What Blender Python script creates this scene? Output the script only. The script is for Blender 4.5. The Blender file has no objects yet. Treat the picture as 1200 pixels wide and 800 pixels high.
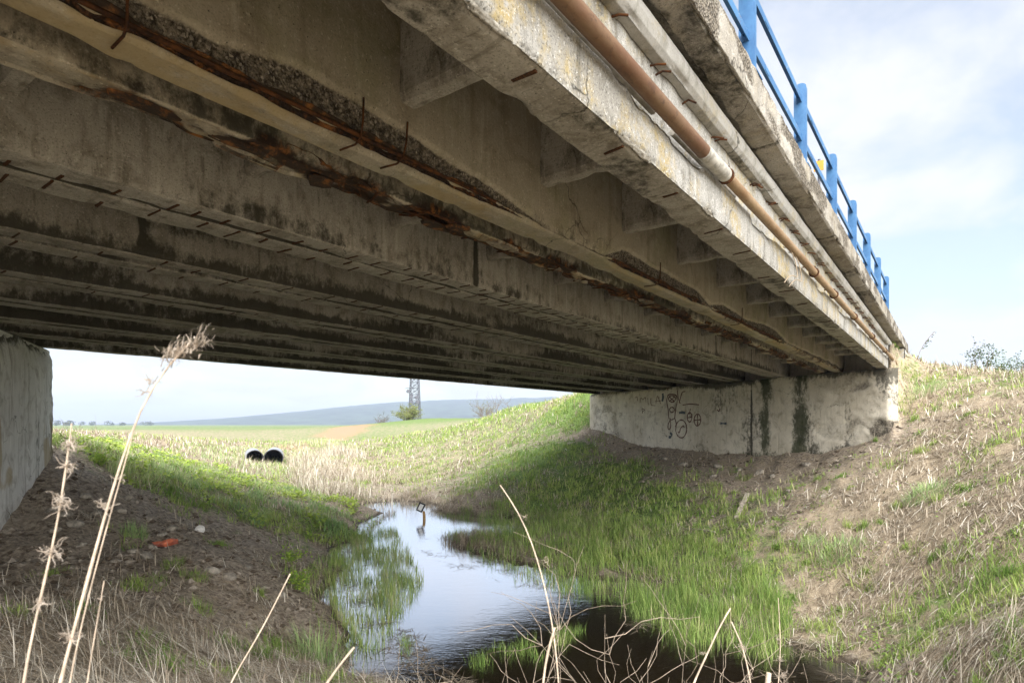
import bpy, math, random
import numpy as np

rng = np.random.default_rng(11)
random.seed(5)
COL = bpy.context.scene.collection
SC = bpy.context.scene
PI = math.pi

# ------------------------------------------------------------------ camera
EZ = 3.6                       # eye height above the water
FPX = 700.0                    # focal length in pixels of a 1200 wide frame
cam_d = bpy.data.cameras.new('camera')
cam_d.sensor_width = 36.0
cam_d.lens = 36.0 * FPX / 1200.0
cam_d.shift_y = 97.0 / 1200.0
cam_d.clip_start = 0.05
cam_d.clip_end = 9000.0
cam_d.dof.use_dof = True
cam_d.dof.focus_distance = 9.0
cam_d.dof.aperture_fstop = 6.3
cam = bpy.data.objects.new('camera', cam_d)
cam.location = (0, 0, EZ)
cam.rotation_euler = (PI / 2, 0, 0)
COL.objects.link(cam)
SC.camera = cam

# ------------------------------------------------------------------ sky and sun
SUN_AZ = math.radians(168)      # clockwise from +Y (seen from above)
SUN_EL = math.radians(32)
SUN_STRENGTH = 3.9
SKY_STRENGTH = 0.1
world = bpy.data.worlds.new('World')
SC.world = world
world.use_nodes = True
wt = world.node_tree
wt.nodes.clear()
w_out = wt.nodes.new('ShaderNodeOutputWorld')
w_bg = wt.nodes.new('ShaderNodeBackground')
w_bg.inputs['Strength'].default_value = SKY_STRENGTH
w_sky = wt.nodes.new('ShaderNodeTexSky')
w_sky.sky_type = 'NISHITA'
w_sky.sun_disc = False
w_sky.sun_elevation = SUN_EL
w_sky.sun_rotation = SUN_AZ
w_sky.air_density = 1.0
w_sky.dust_density = 1.5
w_tc = wt.nodes.new('ShaderNodeTexCoord')
w_sep = wt.nodes.new('ShaderNodeSeparateXYZ')
wt.links.new(w_tc.outputs['Generated'], w_sep.inputs[0])
w_add = wt.nodes.new('ShaderNodeMath'); w_add.operation = 'ADD'; w_add.inputs[1].default_value = 0.22
w_abs = wt.nodes.new('ShaderNodeMath'); w_abs.operation = 'ABSOLUTE'
wt.links.new(w_sep.outputs['Z'], w_abs.inputs[0]); wt.links.new(w_abs.outputs[0], w_add.inputs[0])
w_dx = wt.nodes.new('ShaderNodeMath'); w_dx.operation = 'DIVIDE'
w_dy = wt.nodes.new('ShaderNodeMath'); w_dy.operation = 'DIVIDE'
wt.links.new(w_sep.outputs['X'], w_dx.inputs[0]); wt.links.new(w_add.outputs[0], w_dx.inputs[1])
wt.links.new(w_sep.outputs['Y'], w_dy.inputs[0]); wt.links.new(w_add.outputs[0], w_dy.inputs[1])
w_com = wt.nodes.new('ShaderNodeCombineXYZ')
wt.links.new(w_dx.outputs[0], w_com.inputs[0]); wt.links.new(w_dy.outputs[0], w_com.inputs[1])
w_n = wt.nodes.new('ShaderNodeTexNoise')
w_n.inputs['Scale'].default_value = 1.9
w_n.inputs['Detail'].default_value = 7.0
w_n.inputs['Roughness'].default_value = 0.55
w_n.inputs['Distortion'].default_value = 0.35
wt.links.new(w_com.outputs[0], w_n.inputs['Vector'])
w_r = wt.nodes.new('ShaderNodeMapRange')
w_r.inputs['From Min'].default_value = 0.42
w_r.inputs['From Max'].default_value = 0.59
w_r.inputs['To Min'].default_value = 0.46
w_r.inputs['To Max'].default_value = 0.97
wt.links.new(w_n.outputs[0], w_r.inputs['Value'])
w_mix = wt.nodes.new('ShaderNodeMix'); w_mix.data_type = 'RGBA'
w_mix.inputs['B'].default_value = (2.60, 2.66, 2.84, 1)
w_g = wt.nodes.new('ShaderNodeMix'); w_g.data_type = 'RGBA'; w_g.blend_type = 'MULTIPLY'
w_g.inputs['Factor'].default_value = 1.0
w_g.inputs['B'].default_value = (0.66, 0.66, 0.62, 1)
wt.links.new(w_sky.outputs[0], w_g.inputs['A'])
wt.links.new(w_r.outputs[0], w_mix.inputs['Factor'])
wt.links.new(w_g.outputs['Result'], w_mix.inputs['A'])
wt.links.new(w_mix.outputs['Result'], w_bg.inputs['Color'])
wt.links.new(w_bg.outputs[0], w_out.inputs['Surface'])

sun_d = bpy.data.lights.new('sun', 'SUN')
sun_d.energy = SUN_STRENGTH
sun_d.angle = math.radians(95)
sun_d.color = (1.0, 0.98, 0.96)
sun = bpy.data.objects.new('sun', sun_d)
sun.rotation_euler = (PI / 2 - SUN_EL, 0, PI - SUN_AZ)
sun.location = (10, -10, 40)
COL.objects.link(sun)

SC.view_settings.view_transform = 'Standard'
SC.view_settings.look = 'None'
SC.view_settings.exposure = 1.95
SC.view_settings.gamma = 1.0
SC.render.engine = 'CYCLES'
SC.cycles.max_bounces = 10
SC.cycles.diffuse_bounces = 6
SC.cycles.glossy_bounces = 4
SC.cycles.transmission_bounces = 4
SC.cycles.transparent_max_bounces = 8
SC.cycles.volume_bounces = 0


# ------------------------------------------------------------------ helpers
def P(px, py, Z):
    """the place Z metres away that the photograph shows at pixel (px, py)"""
    return np.array([(px - 600.0) / FPX * Z, Z, EZ + (497.0 - py) / FPX * Z])


def _h(ix, iy, iz):
    x = (ix.astype(np.int64) * 374761393 + iy.astype(np.int64) * 668265263 + iz.astype(np.int64) * 2147483647) & 0xFFFFFFFF
    x = ((x ^ (x >> 13)) * 1274126177) & 0xFFFFFFFF
    x = x ^ (x >> 16)
    return (x & 0xFFFF).astype(np.float64) / 65535.0


def noise(x, y, z=0.0):
    x, y, z = np.broadcast_arrays(np.asarray(x, float), np.asarray(y, float), np.asarray(z, float))
    ix, iy, iz = np.floor(x), np.floor(y), np.floor(z)
    fx, fy, fz = x - ix, y - iy, z - iz
    fx, fy, fz = [f * f * (3 - 2 * f) for f in (fx, fy, fz)]
    out = 0
    for a in (0, 1):
        wx = fx if a else 1 - fx
        for b in (0, 1):
            wy = fy if b else 1 - fy
            for c in (0, 1):
                wz = fz if c else 1 - fz
                out = out + wx * wy * wz * _h(ix + a, iy + b, iz + c)
    return out


def fbm(x, y, z=0.0, octaves=4, gain=0.5):
    s, a, t = 0, 1.0, 0
    f = 1.0
    for k in range(octaves):
        s = s + a * noise(np.asarray(x) * f + 17.3 * k, np.asarray(y) * f - 9.1 * k, np.asarray(z) * f + 3.7 * k)
        t += a
        a *= gain
        f *= 2.03
    return s / t


def sstep(a, b, x):
    t = np.clip((np.asarray(x, float) - a) / (b - a), 0, 1)
    return t * t * (3 - 2 * t)


def link(o, parent=None):
    COL.objects.link(o)
    if parent is not None:
        o.parent = parent
    return o


def tag(o, label=None, cat=None, group=None, kind=None):
    if label: o['label'] = label
    if cat: o['category'] = cat
    if group: o['group'] = group
    if kind: o['kind'] = kind
    return o


def thing(name, label, cat, loc=(0, 0, 0), rz=0.0, group=None):
    o = bpy.data.objects.new(name, None)
    o.empty_display_size = 0.2
    o.location = loc
    o.rotation_euler = (0, 0, rz)
    link(o)
    return tag(o, label, cat, group)


class MB:
    """collects shapes into one mesh"""
    def __init__(self):
        self.v, self.f3, self.f4, self.n = [], [], [], 0
        self.at = []

    def add(self, V, F, tint=0.5):
        V = np.asarray(V, float)
        self.v.append(V)
        if isinstance(F, (list, tuple)) and len(F) and not np.isscalar(F[0]):
            t3 = [f for f in F if len(f) == 3]
            t4 = [f for f in F if len(f) == 4]
        else:
            F = np.asarray(F)
            t3 = F if F.shape[1] == 3 else []
            t4 = F if F.shape[1] == 4 else []
        if len(t3): self.f3.append(np.asarray(t3) + self.n)
        if len(t4): self.f4.append(np.asarray(t4) + self.n)
        self.at.append(np.broadcast_to(np.asarray(tint, float), (len(V),)))
        self.n += len(V)
        return self

    def box(self, c, s, rz=0.0, R=None, tint=0.5):
        c = np.asarray(c, float); s = np.asarray(s, float) / 2
        q = np.array([[x, y, z] for x in (-1, 1) for y in (-1, 1) for z in (-1, 1)]) * s
        if R is None:
            ca, sa = math.cos(rz), math.sin(rz)
            R = np.array([[ca, -sa, 0], [sa, ca, 0], [0, 0, 1]])
        q = q @ np.asarray(R).T + c
        return self.add(q, np.array([[0, 1, 3, 2], [4, 6, 7, 5], [0, 4, 5, 1], [2, 3, 7, 6], [0, 2, 6, 4], [1, 5, 7, 3]]), tint)

    def tube(self, pts, rad, n=6, cap=True, tint=0.5):
        pts = np.asarray(pts, float)
        k = len(pts)
        rad = np.broadcast_to(np.asarray(rad, float), (k,))
        tan = np.gradient(pts, axis=0)
        tan /= np.linalg.norm(tan, axis=1)[:, None] + 1e-9
        up = np.array([0, 0, 1.0]) if abs(tan[0][2]) < 0.9 else np.array([1.0, 0, 0])
        rings = []
        a = np.arange(n) * 2 * PI / n
        s = np.cross(tan[0], up); s /= np.linalg.norm(s)
        for i in range(k):
            s = s - tan[i] * np.dot(s, tan[i]); s /= np.linalg.norm(s) + 1e-9
            b = np.cross(tan[i], s)
            rings.append(pts[i] + rad[i] * (np.cos(a)[:, None] * s + np.sin(a)[:, None] * b))
        V = np.concatenate(rings)
        F = []
        for i in range(k - 1):
            for j in range(n):
                F.append([i * n + j, i * n + (j + 1) % n, (i + 1) * n + (j + 1) % n, (i + 1) * n + j])
        self.add(V, np.array(F), tint)
        if cap:
            for e, base in ((pts[0], 0), (pts[-1], (k - 1) * n)):
                ring = V[base:base + n]
                W = np.vstack([ring, e])
                T = [[j, n, (j + 1) % n] if base == 0 else [j, (j + 1) % n, n] for j in range(n)]
                self.add(W, np.array(T), tint)
        return self

    def build(self, name, mat, parent=None, smooth=False, attr=None, extra=None):
        V = np.concatenate(self.v) if self.v else np.zeros((0, 3))
        F3 = np.concatenate(self.f3) if self.f3 else np.zeros((0, 3), int)
        F4 = np.concatenate(self.f4) if self.f4 else np.zeros((0, 4), int)
        o = raw_mesh(name, V, F3, F4, mat, parent, smooth)
        if attr:
            set_attr(o, attr, np.concatenate(self.at))
        if extra:
            for k, a in extra.items(): set_attr(o, k, a)
        return o


def set_attr(o, name, arr):
    a = o.data.attributes.new(name, 'FLOAT', 'POINT')
    a.data.foreach_set('value', np.ascontiguousarray(arr, dtype=np.float32))


def raw_mesh(name, V, F3, F4, mat, parent=None, smooth=False):
    me = bpy.data.meshes.new(name)
    n3, n4 = len(F3), len(F4)
    me.vertices.add(len(V))
    me.vertices.foreach_set('co', np.ascontiguousarray(V, dtype=np.float32).ravel())
    me.loops.add(n3 * 3 + n4 * 4)
    me.polygons.add(n3 + n4)
    li = np.concatenate([np.asarray(F3).ravel(), np.asarray(F4).ravel()]).astype(np.int32)
    me.loops.foreach_set('vertex_index', li)
    ls = np.concatenate([np.arange(n3) * 3, n3 * 3 + np.arange(n4) * 4]).astype(np.int32)
    me.polygons.foreach_set('loop_start', ls)
    me.polygons.foreach_set('use_smooth', np.full(n3 + n4, bool(smooth)))
    me.update(calc_edges=True)
    me.materials.append(mat)
    return link(bpy.data.objects.new(name, me), parent)


def grid_faces(nu, nv, flip=False):
    i = np.arange(nu - 1)[:, None] * nv + np.arange(nv - 1)[None, :]
    i = i.ravel()
    q = np.stack([i, i + nv, i + nv + 1, i + 1], 1)
    return q[:, ::-1] if flip else q


def copy_tree(o, parent=None):
    c = o.copy()
    COL.objects.link(c)
    if parent is not None: c.parent = parent
    for ch in o.children: copy_tree(ch, c)
    return c


# ------------------------------------------------------------------ materials
class NT:
    def __init__(self, name):
        self.m = bpy.data.materials.new(name)
        self.m.use_nodes = True
        self.t = self.m.node_tree
        self.t.nodes.clear()
        self.out = self.t.nodes.new('ShaderNodeOutputMaterial')
        self.tc = self.t.nodes.new('ShaderNodeTexCoord')

    def set(self, n, k, v):
        if isinstance(v, bpy.types.NodeSocket): self.t.links.new(v, n.inputs[k])
        elif v is not None:
            if isinstance(v, (tuple, list)) and len(v) == 3 and n.inputs[k].type == 'RGBA': v = (*v, 1)
            n.inputs[k].default_value = v

    def node(self, typ, outs=0, props=None, **kw):
        n = self.t.nodes.new(typ)
        for k, v in (props or {}).items(): setattr(n, k, v)
        for k, v in kw.items(): self.set(n, k.replace('_', ' ') if k.replace('_', ' ') in n.inputs else k, v)
        return n.outputs[outs]

    def co(self, sx=1, sy=1, sz=1, which='Object'):
        mp = self.t.nodes.new('ShaderNodeMapping')
        self.t.links.new(self.tc.outputs[which], mp.inputs[0])
        mp.inputs['Scale'].default_value = (sx, sy, sz)
        return mp.outputs[0]

    def noise(self, scale, detail=5, rough=0.55, vec=None, dist=0.0):
        n = self.t.nodes.new('ShaderNodeTexNoise')
        self.t.links.new(vec if vec is not None else self.tc.outputs['Object'], n.inputs['Vector'])
        n.inputs['Scale'].default_value = scale
        n.inputs['Detail'].default_value = detail
        n.inputs['Roughness'].default_value = rough
        n.inputs['Distortion'].default_value = dist
        return n.outputs[0]

    def voro(self, scale, feature='F1', vec=None):
        n = self.t.nodes.new('ShaderNodeTexVoronoi')
        n.feature = feature
        self.t.links.new(vec if vec is not None else self.tc.outputs['Object'], n.inputs['Vector'])
        n.inputs['Scale'].default_value = scale
        return n.outputs['Distance']

    def rng(self, v, a, b, c=0.0, d=1.0):
        n = self.t.nodes.new('ShaderNodeMapRange')
        n.interpolation_type = 'SMOOTHSTEP'
        self.t.links.new(v, n.inputs['Value'])
        for k, x in zip(('From Min', 'From Max', 'To Min', 'To Max'), (a, b, c, d)): n.inputs[k].default_value = x
        return n.outputs[0]

    def math(self, op, a, b=None, c=None):
        n = self.t.nodes.new('ShaderNodeMath'); n.operation = op; n.use_clamp = False
        for i, x in enumerate((a, b, c)):
            if x is None: continue
            if isinstance(x, bpy.types.NodeSocket): self.t.links.new(x, n.inputs[i])
            else: n.inputs[i].default_value = x
        return n.outputs[0]

    def mix(self, f, a, b, blend='MIX'):
        n = self.t.nodes.new('ShaderNodeMix'); n.data_type = 'RGBA'; n.blend_type = blend
        self.set(n, 'Factor', f); 
        for k, x in (('A', a), ('B', b)):
            s = [i for i in n.inputs if i.name == k and i.type == 'RGBA'][0]
            if isinstance(x, bpy.types.NodeSocket): self.t.links.new(x, s)
            else: s.default_value = (*x, 1) if len(x) == 3 else x
        return [o for o in n.outputs if o.type == 'RGBA'][0]

    def attr(self, name):
        n = self.t.nodes.new('ShaderNodeAttribute'); n.attribute_name = name
        return n.outputs['Fac']

    def sep(self, which='Object'):
        n = self.t.nodes.new('ShaderNodeSeparateXYZ')
        self.t.links.new(self.tc.outputs[which], n.inputs[0])
        return n.outputs

    def bump(self, h, strength=0.5, dist=0.01, normal=None):
        n = self.t.nodes.new('ShaderNodeBump')
        self.t.links.new(h, n.inputs['Height'])
        n.inputs['Strength'].default_value = strength
        n.inputs['Distance'].default_value = dist
        if normal is not None: self.t.links.new(normal, n.inputs['Normal'])
        return n.outputs[0]

    def finish(self, color, rough=0.9, normal=None, metal=0.0, spec=0.3, transl=None, **kw):
        b = self.t.nodes.new('ShaderNodeBsdfPrincipled')
        self.set(b, 'Base Color', color)
        self.set(b, 'Roughness', rough)
        self.set(b, 'Metallic', metal)
        self.set(b, 'Specular IOR Level', spec)
        for k, v in kw.items(): self.set(b, k, v)
        if normal is not None: self.t.links.new(normal, b.inputs['Normal'])
        last = b.outputs[0]
        if transl:
            tr = self.t.nodes.new('ShaderNodeBsdfTranslucent')
            self.set(tr, 'Color', color)
            mx = self.t.nodes.new('ShaderNodeMixShader')
            mx.inputs[0].default_value = transl
            self.t.links.new(last, mx.inputs[1]); self.t.links.new(tr.outputs[0], mx.inputs[2])
            last = mx.outputs[0]
        self.t.links.new(last, self.out.inputs['Surface'])
        return self.m


def concrete(name, base, light, dark, speck=0.3, streak=0.4, lichen=0.0, lichen_col=(0.33, 0.25, 0.095), bump=0.6,
             green=0.0, pits=0.5, board=0.0):
    """weathered concrete; vertex attributes rust / mold_shade / agg carry where it is stained, shaded or broken"""
    t = NT(name)
    big = t.noise(0.55, 4, 0.6)
    mid = t.noise(3.2, 6, 0.65, dist=0.6)
    fine = t.noise(38, 4, 0.7)
    c = t.mix(t.rng(big, 0.35, 0.68), base, light)
    c = t.mix(t.math('MULTIPLY', t.rng(mid, 0.48, 0.72), 0.75), c, dark)
    stv = t.co(5.0, 5.0, 0.45)
    st = t.noise(1.6, 5, 0.6, stv)
    c = t.mix(t.math('MULTIPLY', t.rng(st, 0.52, 0.7), streak), c, dark)
    st2 = t.noise(2.7, 4, 0.6, t.co(6, 6, 0.5))
    c = t.mix(t.math('MULTIPLY', t.rng(st2, 0.56, 0.74), streak * 0.7), c, tuple(min(1, x * 1.35) for x in light))
    if lichen:
        ln = t.noise(2.1, 6, 0.7, t.co(1, 1, 0.7))
        ln2 = t.noise(14, 3, 0.7)
        lm = t.math('MULTIPLY', t.rng(ln, 0.47, 0.62), t.rng(ln2, 0.35, 0.6))
        c = t.mix(t.math('MULTIPLY', lm, lichen), c, lichen_col)
    if green:
        gn = t.noise(1.1, 5, 0.65)
        c = t.mix(t.math('MULTIPLY', t.rng(gn, 0.46, 0.66), green), c, (0.16, 0.16, 0.055))
    if board:
        bd = t.noise(2.6, 4, 0.7, t.co(2.2, 0.35, 0.5))
        c = t.mix(t.math('MULTIPLY', t.rng(bd, 0.5, 0.68), board), c, dark)
        bl = t.noise(9, 3, 0.6, t.co(1.6, 0.25, 0.3))
        c = t.mix(t.math('MULTIPLY', t.rng(bl, 0.60, 0.70), board), c, tuple(x * .6 for x in dark))
    sp = t.noise(75, 3, 0.75)
    c = t.mix(t.math('MULTIPLY', t.rng(sp, 0.5, 0.72), speck), c, tuple(x * 0.35 for x in dark))
    sp2 = t.noise(46, 3, 0.75)
    c = t.mix(t.math('MULTIPLY', t.rng(sp2, 0.56, 0.72), speck), c, tuple(min(1, x * 1.5) for x in light))
    # small air holes
    vp = t.voro(26)
    hole = t.math('MULTIPLY', t.rng(vp, 0.06, 0.13, 1, 0), t.rng(t.noise(5, 2), 0.5, 0.62))
    c = t.mix(t.math('MULTIPLY', hole, pits), c, tuple(x * 0.2 for x in dark))
    # hairline cracks
    wv = t.t.nodes.new('ShaderNodeTexNoise'); wv.inputs['Scale'].default_value = 2.2; wv.inputs['Detail'].default_value = 5; t.t.links.new(t.tc.outputs['Object'], wv.inputs['Vector'])
    wm = t.t.nodes.new('ShaderNodeVectorMath'); wm.operation = 'MULTIPLY_ADD'; wm.inputs[1].default_value = (.55, .55, .55)
    t.t.links.new(wv.outputs['Color'], wm.inputs[0]); t.t.links.new(t.tc.outputs['Object'], wm.inputs[2])
    crk = t.voro(0.75, 'DISTANCE_TO_EDGE', wm.outputs[0])
    cm = t.math('MULTIPLY', t.rng(crk, 0.0, 0.007, 1, 0), t.rng(t.noise(0.7, 3), 0.50, 0.60))
    c = t.mix(t.math('MULTIPLY', cm, 0.8), c, tuple(x * .18 for x in dark))
    # mould, plus shade painted onto webs, diaphragms and a wall end
    md = t.attr('mold_shade')
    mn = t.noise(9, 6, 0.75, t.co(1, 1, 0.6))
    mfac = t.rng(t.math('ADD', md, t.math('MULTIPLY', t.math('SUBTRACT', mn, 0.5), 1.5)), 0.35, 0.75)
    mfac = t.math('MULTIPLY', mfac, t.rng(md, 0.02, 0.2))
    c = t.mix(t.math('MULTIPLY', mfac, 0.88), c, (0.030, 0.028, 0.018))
    gr = t.attr('moss')
    gfac = t.rng(t.math('ADD', gr, t.math('MULTIPLY', t.math('SUBTRACT', mn, 0.5), 1.3)), 0.35, 0.8)
    gfac = t.math('MULTIPLY', gfac, t.rng(gr, 0.02, 0.2))
    c = t.mix(t.math('MULTIPLY', gfac, 0.9), c, (0.035, 0.042, 0.014))
    oc = t.attr('ochre')
    ofac = t.math('MULTIPLY', t.rng(t.math('ADD', oc, t.math('MULTIPLY', t.math('SUBTRACT', mn, 0.5), 1.2)), 0.35, 0.8), t.rng(oc, 0.02, 0.2))
    c = t.mix(t.math('MULTIPLY', ofac, 0.62), c, (0.34, 0.255, 0.115))
    # broken face with pebbles showing
    ag = t.attr('agg')
    va = t.voro(48)
    vn = t.t.nodes.new('ShaderNodeTexVoronoi'); vn.inputs['Scale'].default_value = 50
    nv = t.t.nodes.new('ShaderNodeTexNoise'); nv.inputs['Scale'].default_value = 30; t.t.links.new(t.tc.outputs['Object'], nv.inputs['Vector'])
    vm = t.t.nodes.new('ShaderNodeVectorMath'); vm.operation = 'MULTIPLY_ADD'; vm.inputs[1].default_value = (.045, .045, .045)
    t.t.links.new(nv.outputs['Color'], vm.inputs[0]); t.t.links.new(t.tc.outputs['Object'], vm.inputs[2])
    t.t.links.new(vm.outputs[0], vn.inputs['Vector'])
    sx = t.t.nodes.new('ShaderNodeSeparateColor'); t.t.links.new(vn.outputs['Color'], sx.inputs[0])
    peb = t.math('MULTIPLY', sx.outputs[0], t.rng(vn.outputs['Distance'], 0.35, 0.62, 1.0, 0.0))
    agc = t.mix(t.rng(t.noise(24, 6, 0.85), 0.40, 0.62), (0.035, 0.028, 0.020), (0.22, 0.19, 0.145))
    agc = t.mix(t.rng(peb, 0.35, 1.0, 0, .8), agc, (0.36, 0.32, 0.26))
    agm = t.rng(t.math('ADD', ag, t.math('MULTIPLY', t.math('SUBTRACT', t.noise(13, 5, 0.7), 0.5), 0.9)), 0.3, 0.85)
    c = t.mix(t.math('MULTIPLY', agm, t.rng(ag, 0.0, 0.15)), c, agc)
    # rust
    ru = t.attr('rust')
    rn = t.noise(6.5, 6, 0.7, dist=0.8)
    rm = t.rng(t.math('ADD', ru, t.math('MULTIPLY', t.math('SUBTRACT', rn, 0.5), 1.1)), 0.28, 0.72)
    rm = t.math('MULTIPLY', rm, t.rng(ru, 0.02, 0.18))
    rc = t.mix(t.rng(t.noise(11, 5, 0.7), 0.47, 0.70), (0.020, 0.010, 0.006), (0.24, 0.090, 0.020))
    c = t.mix(t.math('MULTIPLY', rm, 0.95), c, rc)
    hgt = t.math('ADD', t.math('MULTIPLY', fine, 0.5), t.math('MULTIPLY', mid, 1.0))
    hgt = t.math('SUBTRACT', hgt, t.math('MULTIPLY', hole, 1.2))
    hgt = t.math('ADD', hgt, t.math('MULTIPLY', t.math('MULTIPLY', va, ag), 2.5))
    return t.finish(c, 0.93, t.bump(hgt, bump, 0.012), spec=0.2)


def simple(name, col, rough=0.6, metal=0.0, var=0.25, scale=8, bump=0.15, spec=0.4, col2=None):
    t = NT(name)
    n = t.noise(scale, 5, 0.65)
    c = t.mix(t.rng(n, 0.35, 0.65), tuple(x * (1 - var) for x in col), col2 or tuple(min(1, x * (1 + var)) for x in col))
    n2 = t.noise(scale * 6, 3, 0.7)
    return t.finish(c, rough, t.bump(n2, bump, 0.004), metal, spec)


def leafy(name, a, b, c3=None, transl=0.35, rough=0.6):
    t = NT(name)
    k = t.attr('tint')
    c = t.mix(t.rng(k, 0.0, 1.0), a, b)
    if c3: c = t.mix(t.rng(k, 0.72, 0.95), c, c3)
    return t.finish(c, rough, spec=0.25, transl=transl)


M_girder = concrete('girder_concrete', (0.315, 0.29, 0.24), (0.41, 0.385, 0.33), (0.145, 0.125, 0.09), speck=0.65, streak=0.65, green=0.0, pits=0.95, board=0.45, bump=0.9)
M_rustgirder = concrete('rust_stained_concrete', (0.34, 0.30, 0.225), (0.42, 0.385, 0.305), (0.18, 0.15, 0.10), speck=0.5, streak=0.5, green=0.45, pits=0.85, bump=0.9)
M_fascia = concrete('fascia_concrete', (0.265, 0.25, 0.215), (0.37, 0.36, 0.33), (0.11, 0.10, 0.078), speck=0.9, streak=0.75, lichen=0.8, bump=1.0)
M_edge = concrete('edge_concrete', (0.255, 0.23, 0.185), (0.34, 0.32, 0.28), (0.10, 0.08, 0.058), speck=0.75, streak=0.35, lichen=0.15, bump=1.0)
M_soffit = concrete('soffit_concrete', (0.26, 0.23, 0.18), (0.30, 0.27, 0.21), (0.14, 0.12, 0.085), speck=0.25, streak=0.2)
M_mould = concrete('cornice_concrete', (0.29, 0.275, 0.24), (0.36, 0.35, 0.32), (0.13, 0.12, 0.09), speck=0.3, streak=0.45, lichen=0.35)
M_abut = concrete('abutment_concrete', (0.53, 0.475, 0.375), (0.66, 0.61, 0.51), (0.27, 0.235, 0.175), speck=0.4, streak=0.4, bump=0.8)
M_abut2 = concrete('abutment_plaster', (0.58, 0.575, 0.55), (0.72, 0.715, 0.69), (0.30, 0.28, 0.245), speck=0.25, streak=0.75, bump=0.7)


def rust_mat():
    t = NT('rust')
    n = t.noise(14, 6, 0.7)
    n2 = t.noise(60, 3, 0.7)
    c = t.mix(t.rng(n, 0.35, 0.65), (0.022, 0.012, 0.008), (0.105, 0.042, 0.015))
    return t.finish(c, 0.95, t.bump(n2, 0.8, 0.004), spec=0.15)


M_rust = rust_mat()


def pipe_mat(name, a, b, c2):
    t = NT(name)
    n = t.noise(3.0, 7, 0.75, t.co(1, 3, 3))
    n2 = t.noise(15, 6, 0.75)
    c = t.mix(t.rng(n, 0.35, 0.62), a, b)
    c = t.mix(t.math('MULTIPLY', t.rng(n2, 0.52, 0.7), 0.7), c, c2)
    return t.finish(c, 0.62, t.bump(n2, 0.25, 0.004), spec=0.35)


M_pipe = pipe_mat('rusty_pipe', (0.115, 0.054, 0.024), (0.15, 0.088, 0.045), (0.050, 0.024, 0.013))
M_sleeve = simple('pale_sleeve', (0.36, 0.34, 0.29), 0.8, var=0.3, scale=14, bump=0.4)
M_conduit = simple('grey_conduit', (0.26, 0.24, 0.20), 0.75, var=0.25, scale=9, bump=0.3)
M_wire = simple('dull_wire', (0.28, 0.22, 0.15), 0.7)


def blue_mat():
    t = NT('blue_paint')
    n = t.noise(5, 5, 0.65)
    c = t.mix(t.rng(n, 0.35, 0.65), (0.030, 0.105, 0.235), (0.048, 0.150, 0.30))
    n2 = t.noise(9, 6, 0.75, dist=0.4)
    c = t.mix(t.rng(n2, 0.64, 0.68), c, (0.28, 0.27, 0.25))
    c = t.mix(t.math('MULTIPLY', t.rng(t.noise(4, 6, 0.8), 0.60, 0.70), 0.7), c, (0.16, 0.085, 0.045))
    n3 = t.noise(3.3, 6, 0.75)
    c = t.mix(t.math('MULTIPLY', t.rng(n3, 0.60, 0.75), 0.45), c, (0.15, 0.24, 0.36))
    return t.finish(c, 0.48, t.bump(n2, 0.12, 0.004), spec=0.4)


M_blue = blue_mat()
M_paint = simple('graffiti_brown', (0.12, 0.058, 0.048), 0.85, var=0.3, scale=20)
M_paint2 = simple('graffiti_grey', (0.07, 0.085, 0.10), 0.85, var=0.3, scale=20)
M_asphalt = simple('asphalt', (0.05, 0.05, 0.052), 0.9, var=0.25, scale=30, bump=0.4)


def ground_mat():
    t = NT('ground')
    g, s, d, wet = t.attr('green'), t.attr('straw'), t.attr('dirt'), t.attr('wet')
    n = t.noise(1.3, 8, 0.7)
    n2 = t.noise(12, 7, 0.72)
    n3 = t.noise(70, 4, 0.7)
    soil = t.mix(t.rng(n2, 0.36, 0.66), (0.15, 0.115, 0.085), (0.47, 0.40, 0.31))
    soil = t.mix(t.math('MULTIPLY', t.rng(n, 0.52, 0.68), 0.5), soil, (0.42, 0.36, 0.28))
    soil = t.mix(t.math('MULTIPLY', t.rng(n3, 0.55, 0.7), 0.4), soil, (0.05, 0.038, 0.028))
    st_n = t.noise(22, 6, 0.75, t.co(1.0, 2.2, 1.0), dist=1.2)
    straw = t.mix(t.rng(st_n, 0.36, 0.64), (0.17, 0.125, 0.08), (0.47, 0.39, 0.275))
    gr = t.mix(t.rng(n2, 0.35, 0.65), (0.060, 0.105, 0.025), (0.20, 0.28, 0.075))
    pn = t.math('MULTIPLY', t.math('SUBTRACT', t.noise(4.5, 7, 0.78), 0.5), 2.6)
    c = t.mix(t.rng(t.math('ADD', s, pn), 0.3, 0.7), soil, straw)
    pn2 = t.math('MULTIPLY', t.math('SUBTRACT', t.noise(2.6, 7, 0.72), 0.5), 1.6)
    c = t.mix(t.rng(t.math('ADD', g, pn2), 0.35, 0.75), c, gr)
    c = t.mix(t.attr('clay'), c, (0.36, 0.215, 0.135))
    c = t.mix(t.rng(wet, 0.1, 0.9), c, (0.040, 0.028, 0.017))
    h = t.math('ADD', n2, t.math('MULTIPLY', n3, 0.4))
    rough = t.rng(wet, 0.2, 1.0, 0.95, 0.45)
    return t.finish(c, rough, t.bump(h, 0.9, 0.03), spec=0.25)


M_ground = ground_mat()


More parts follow.
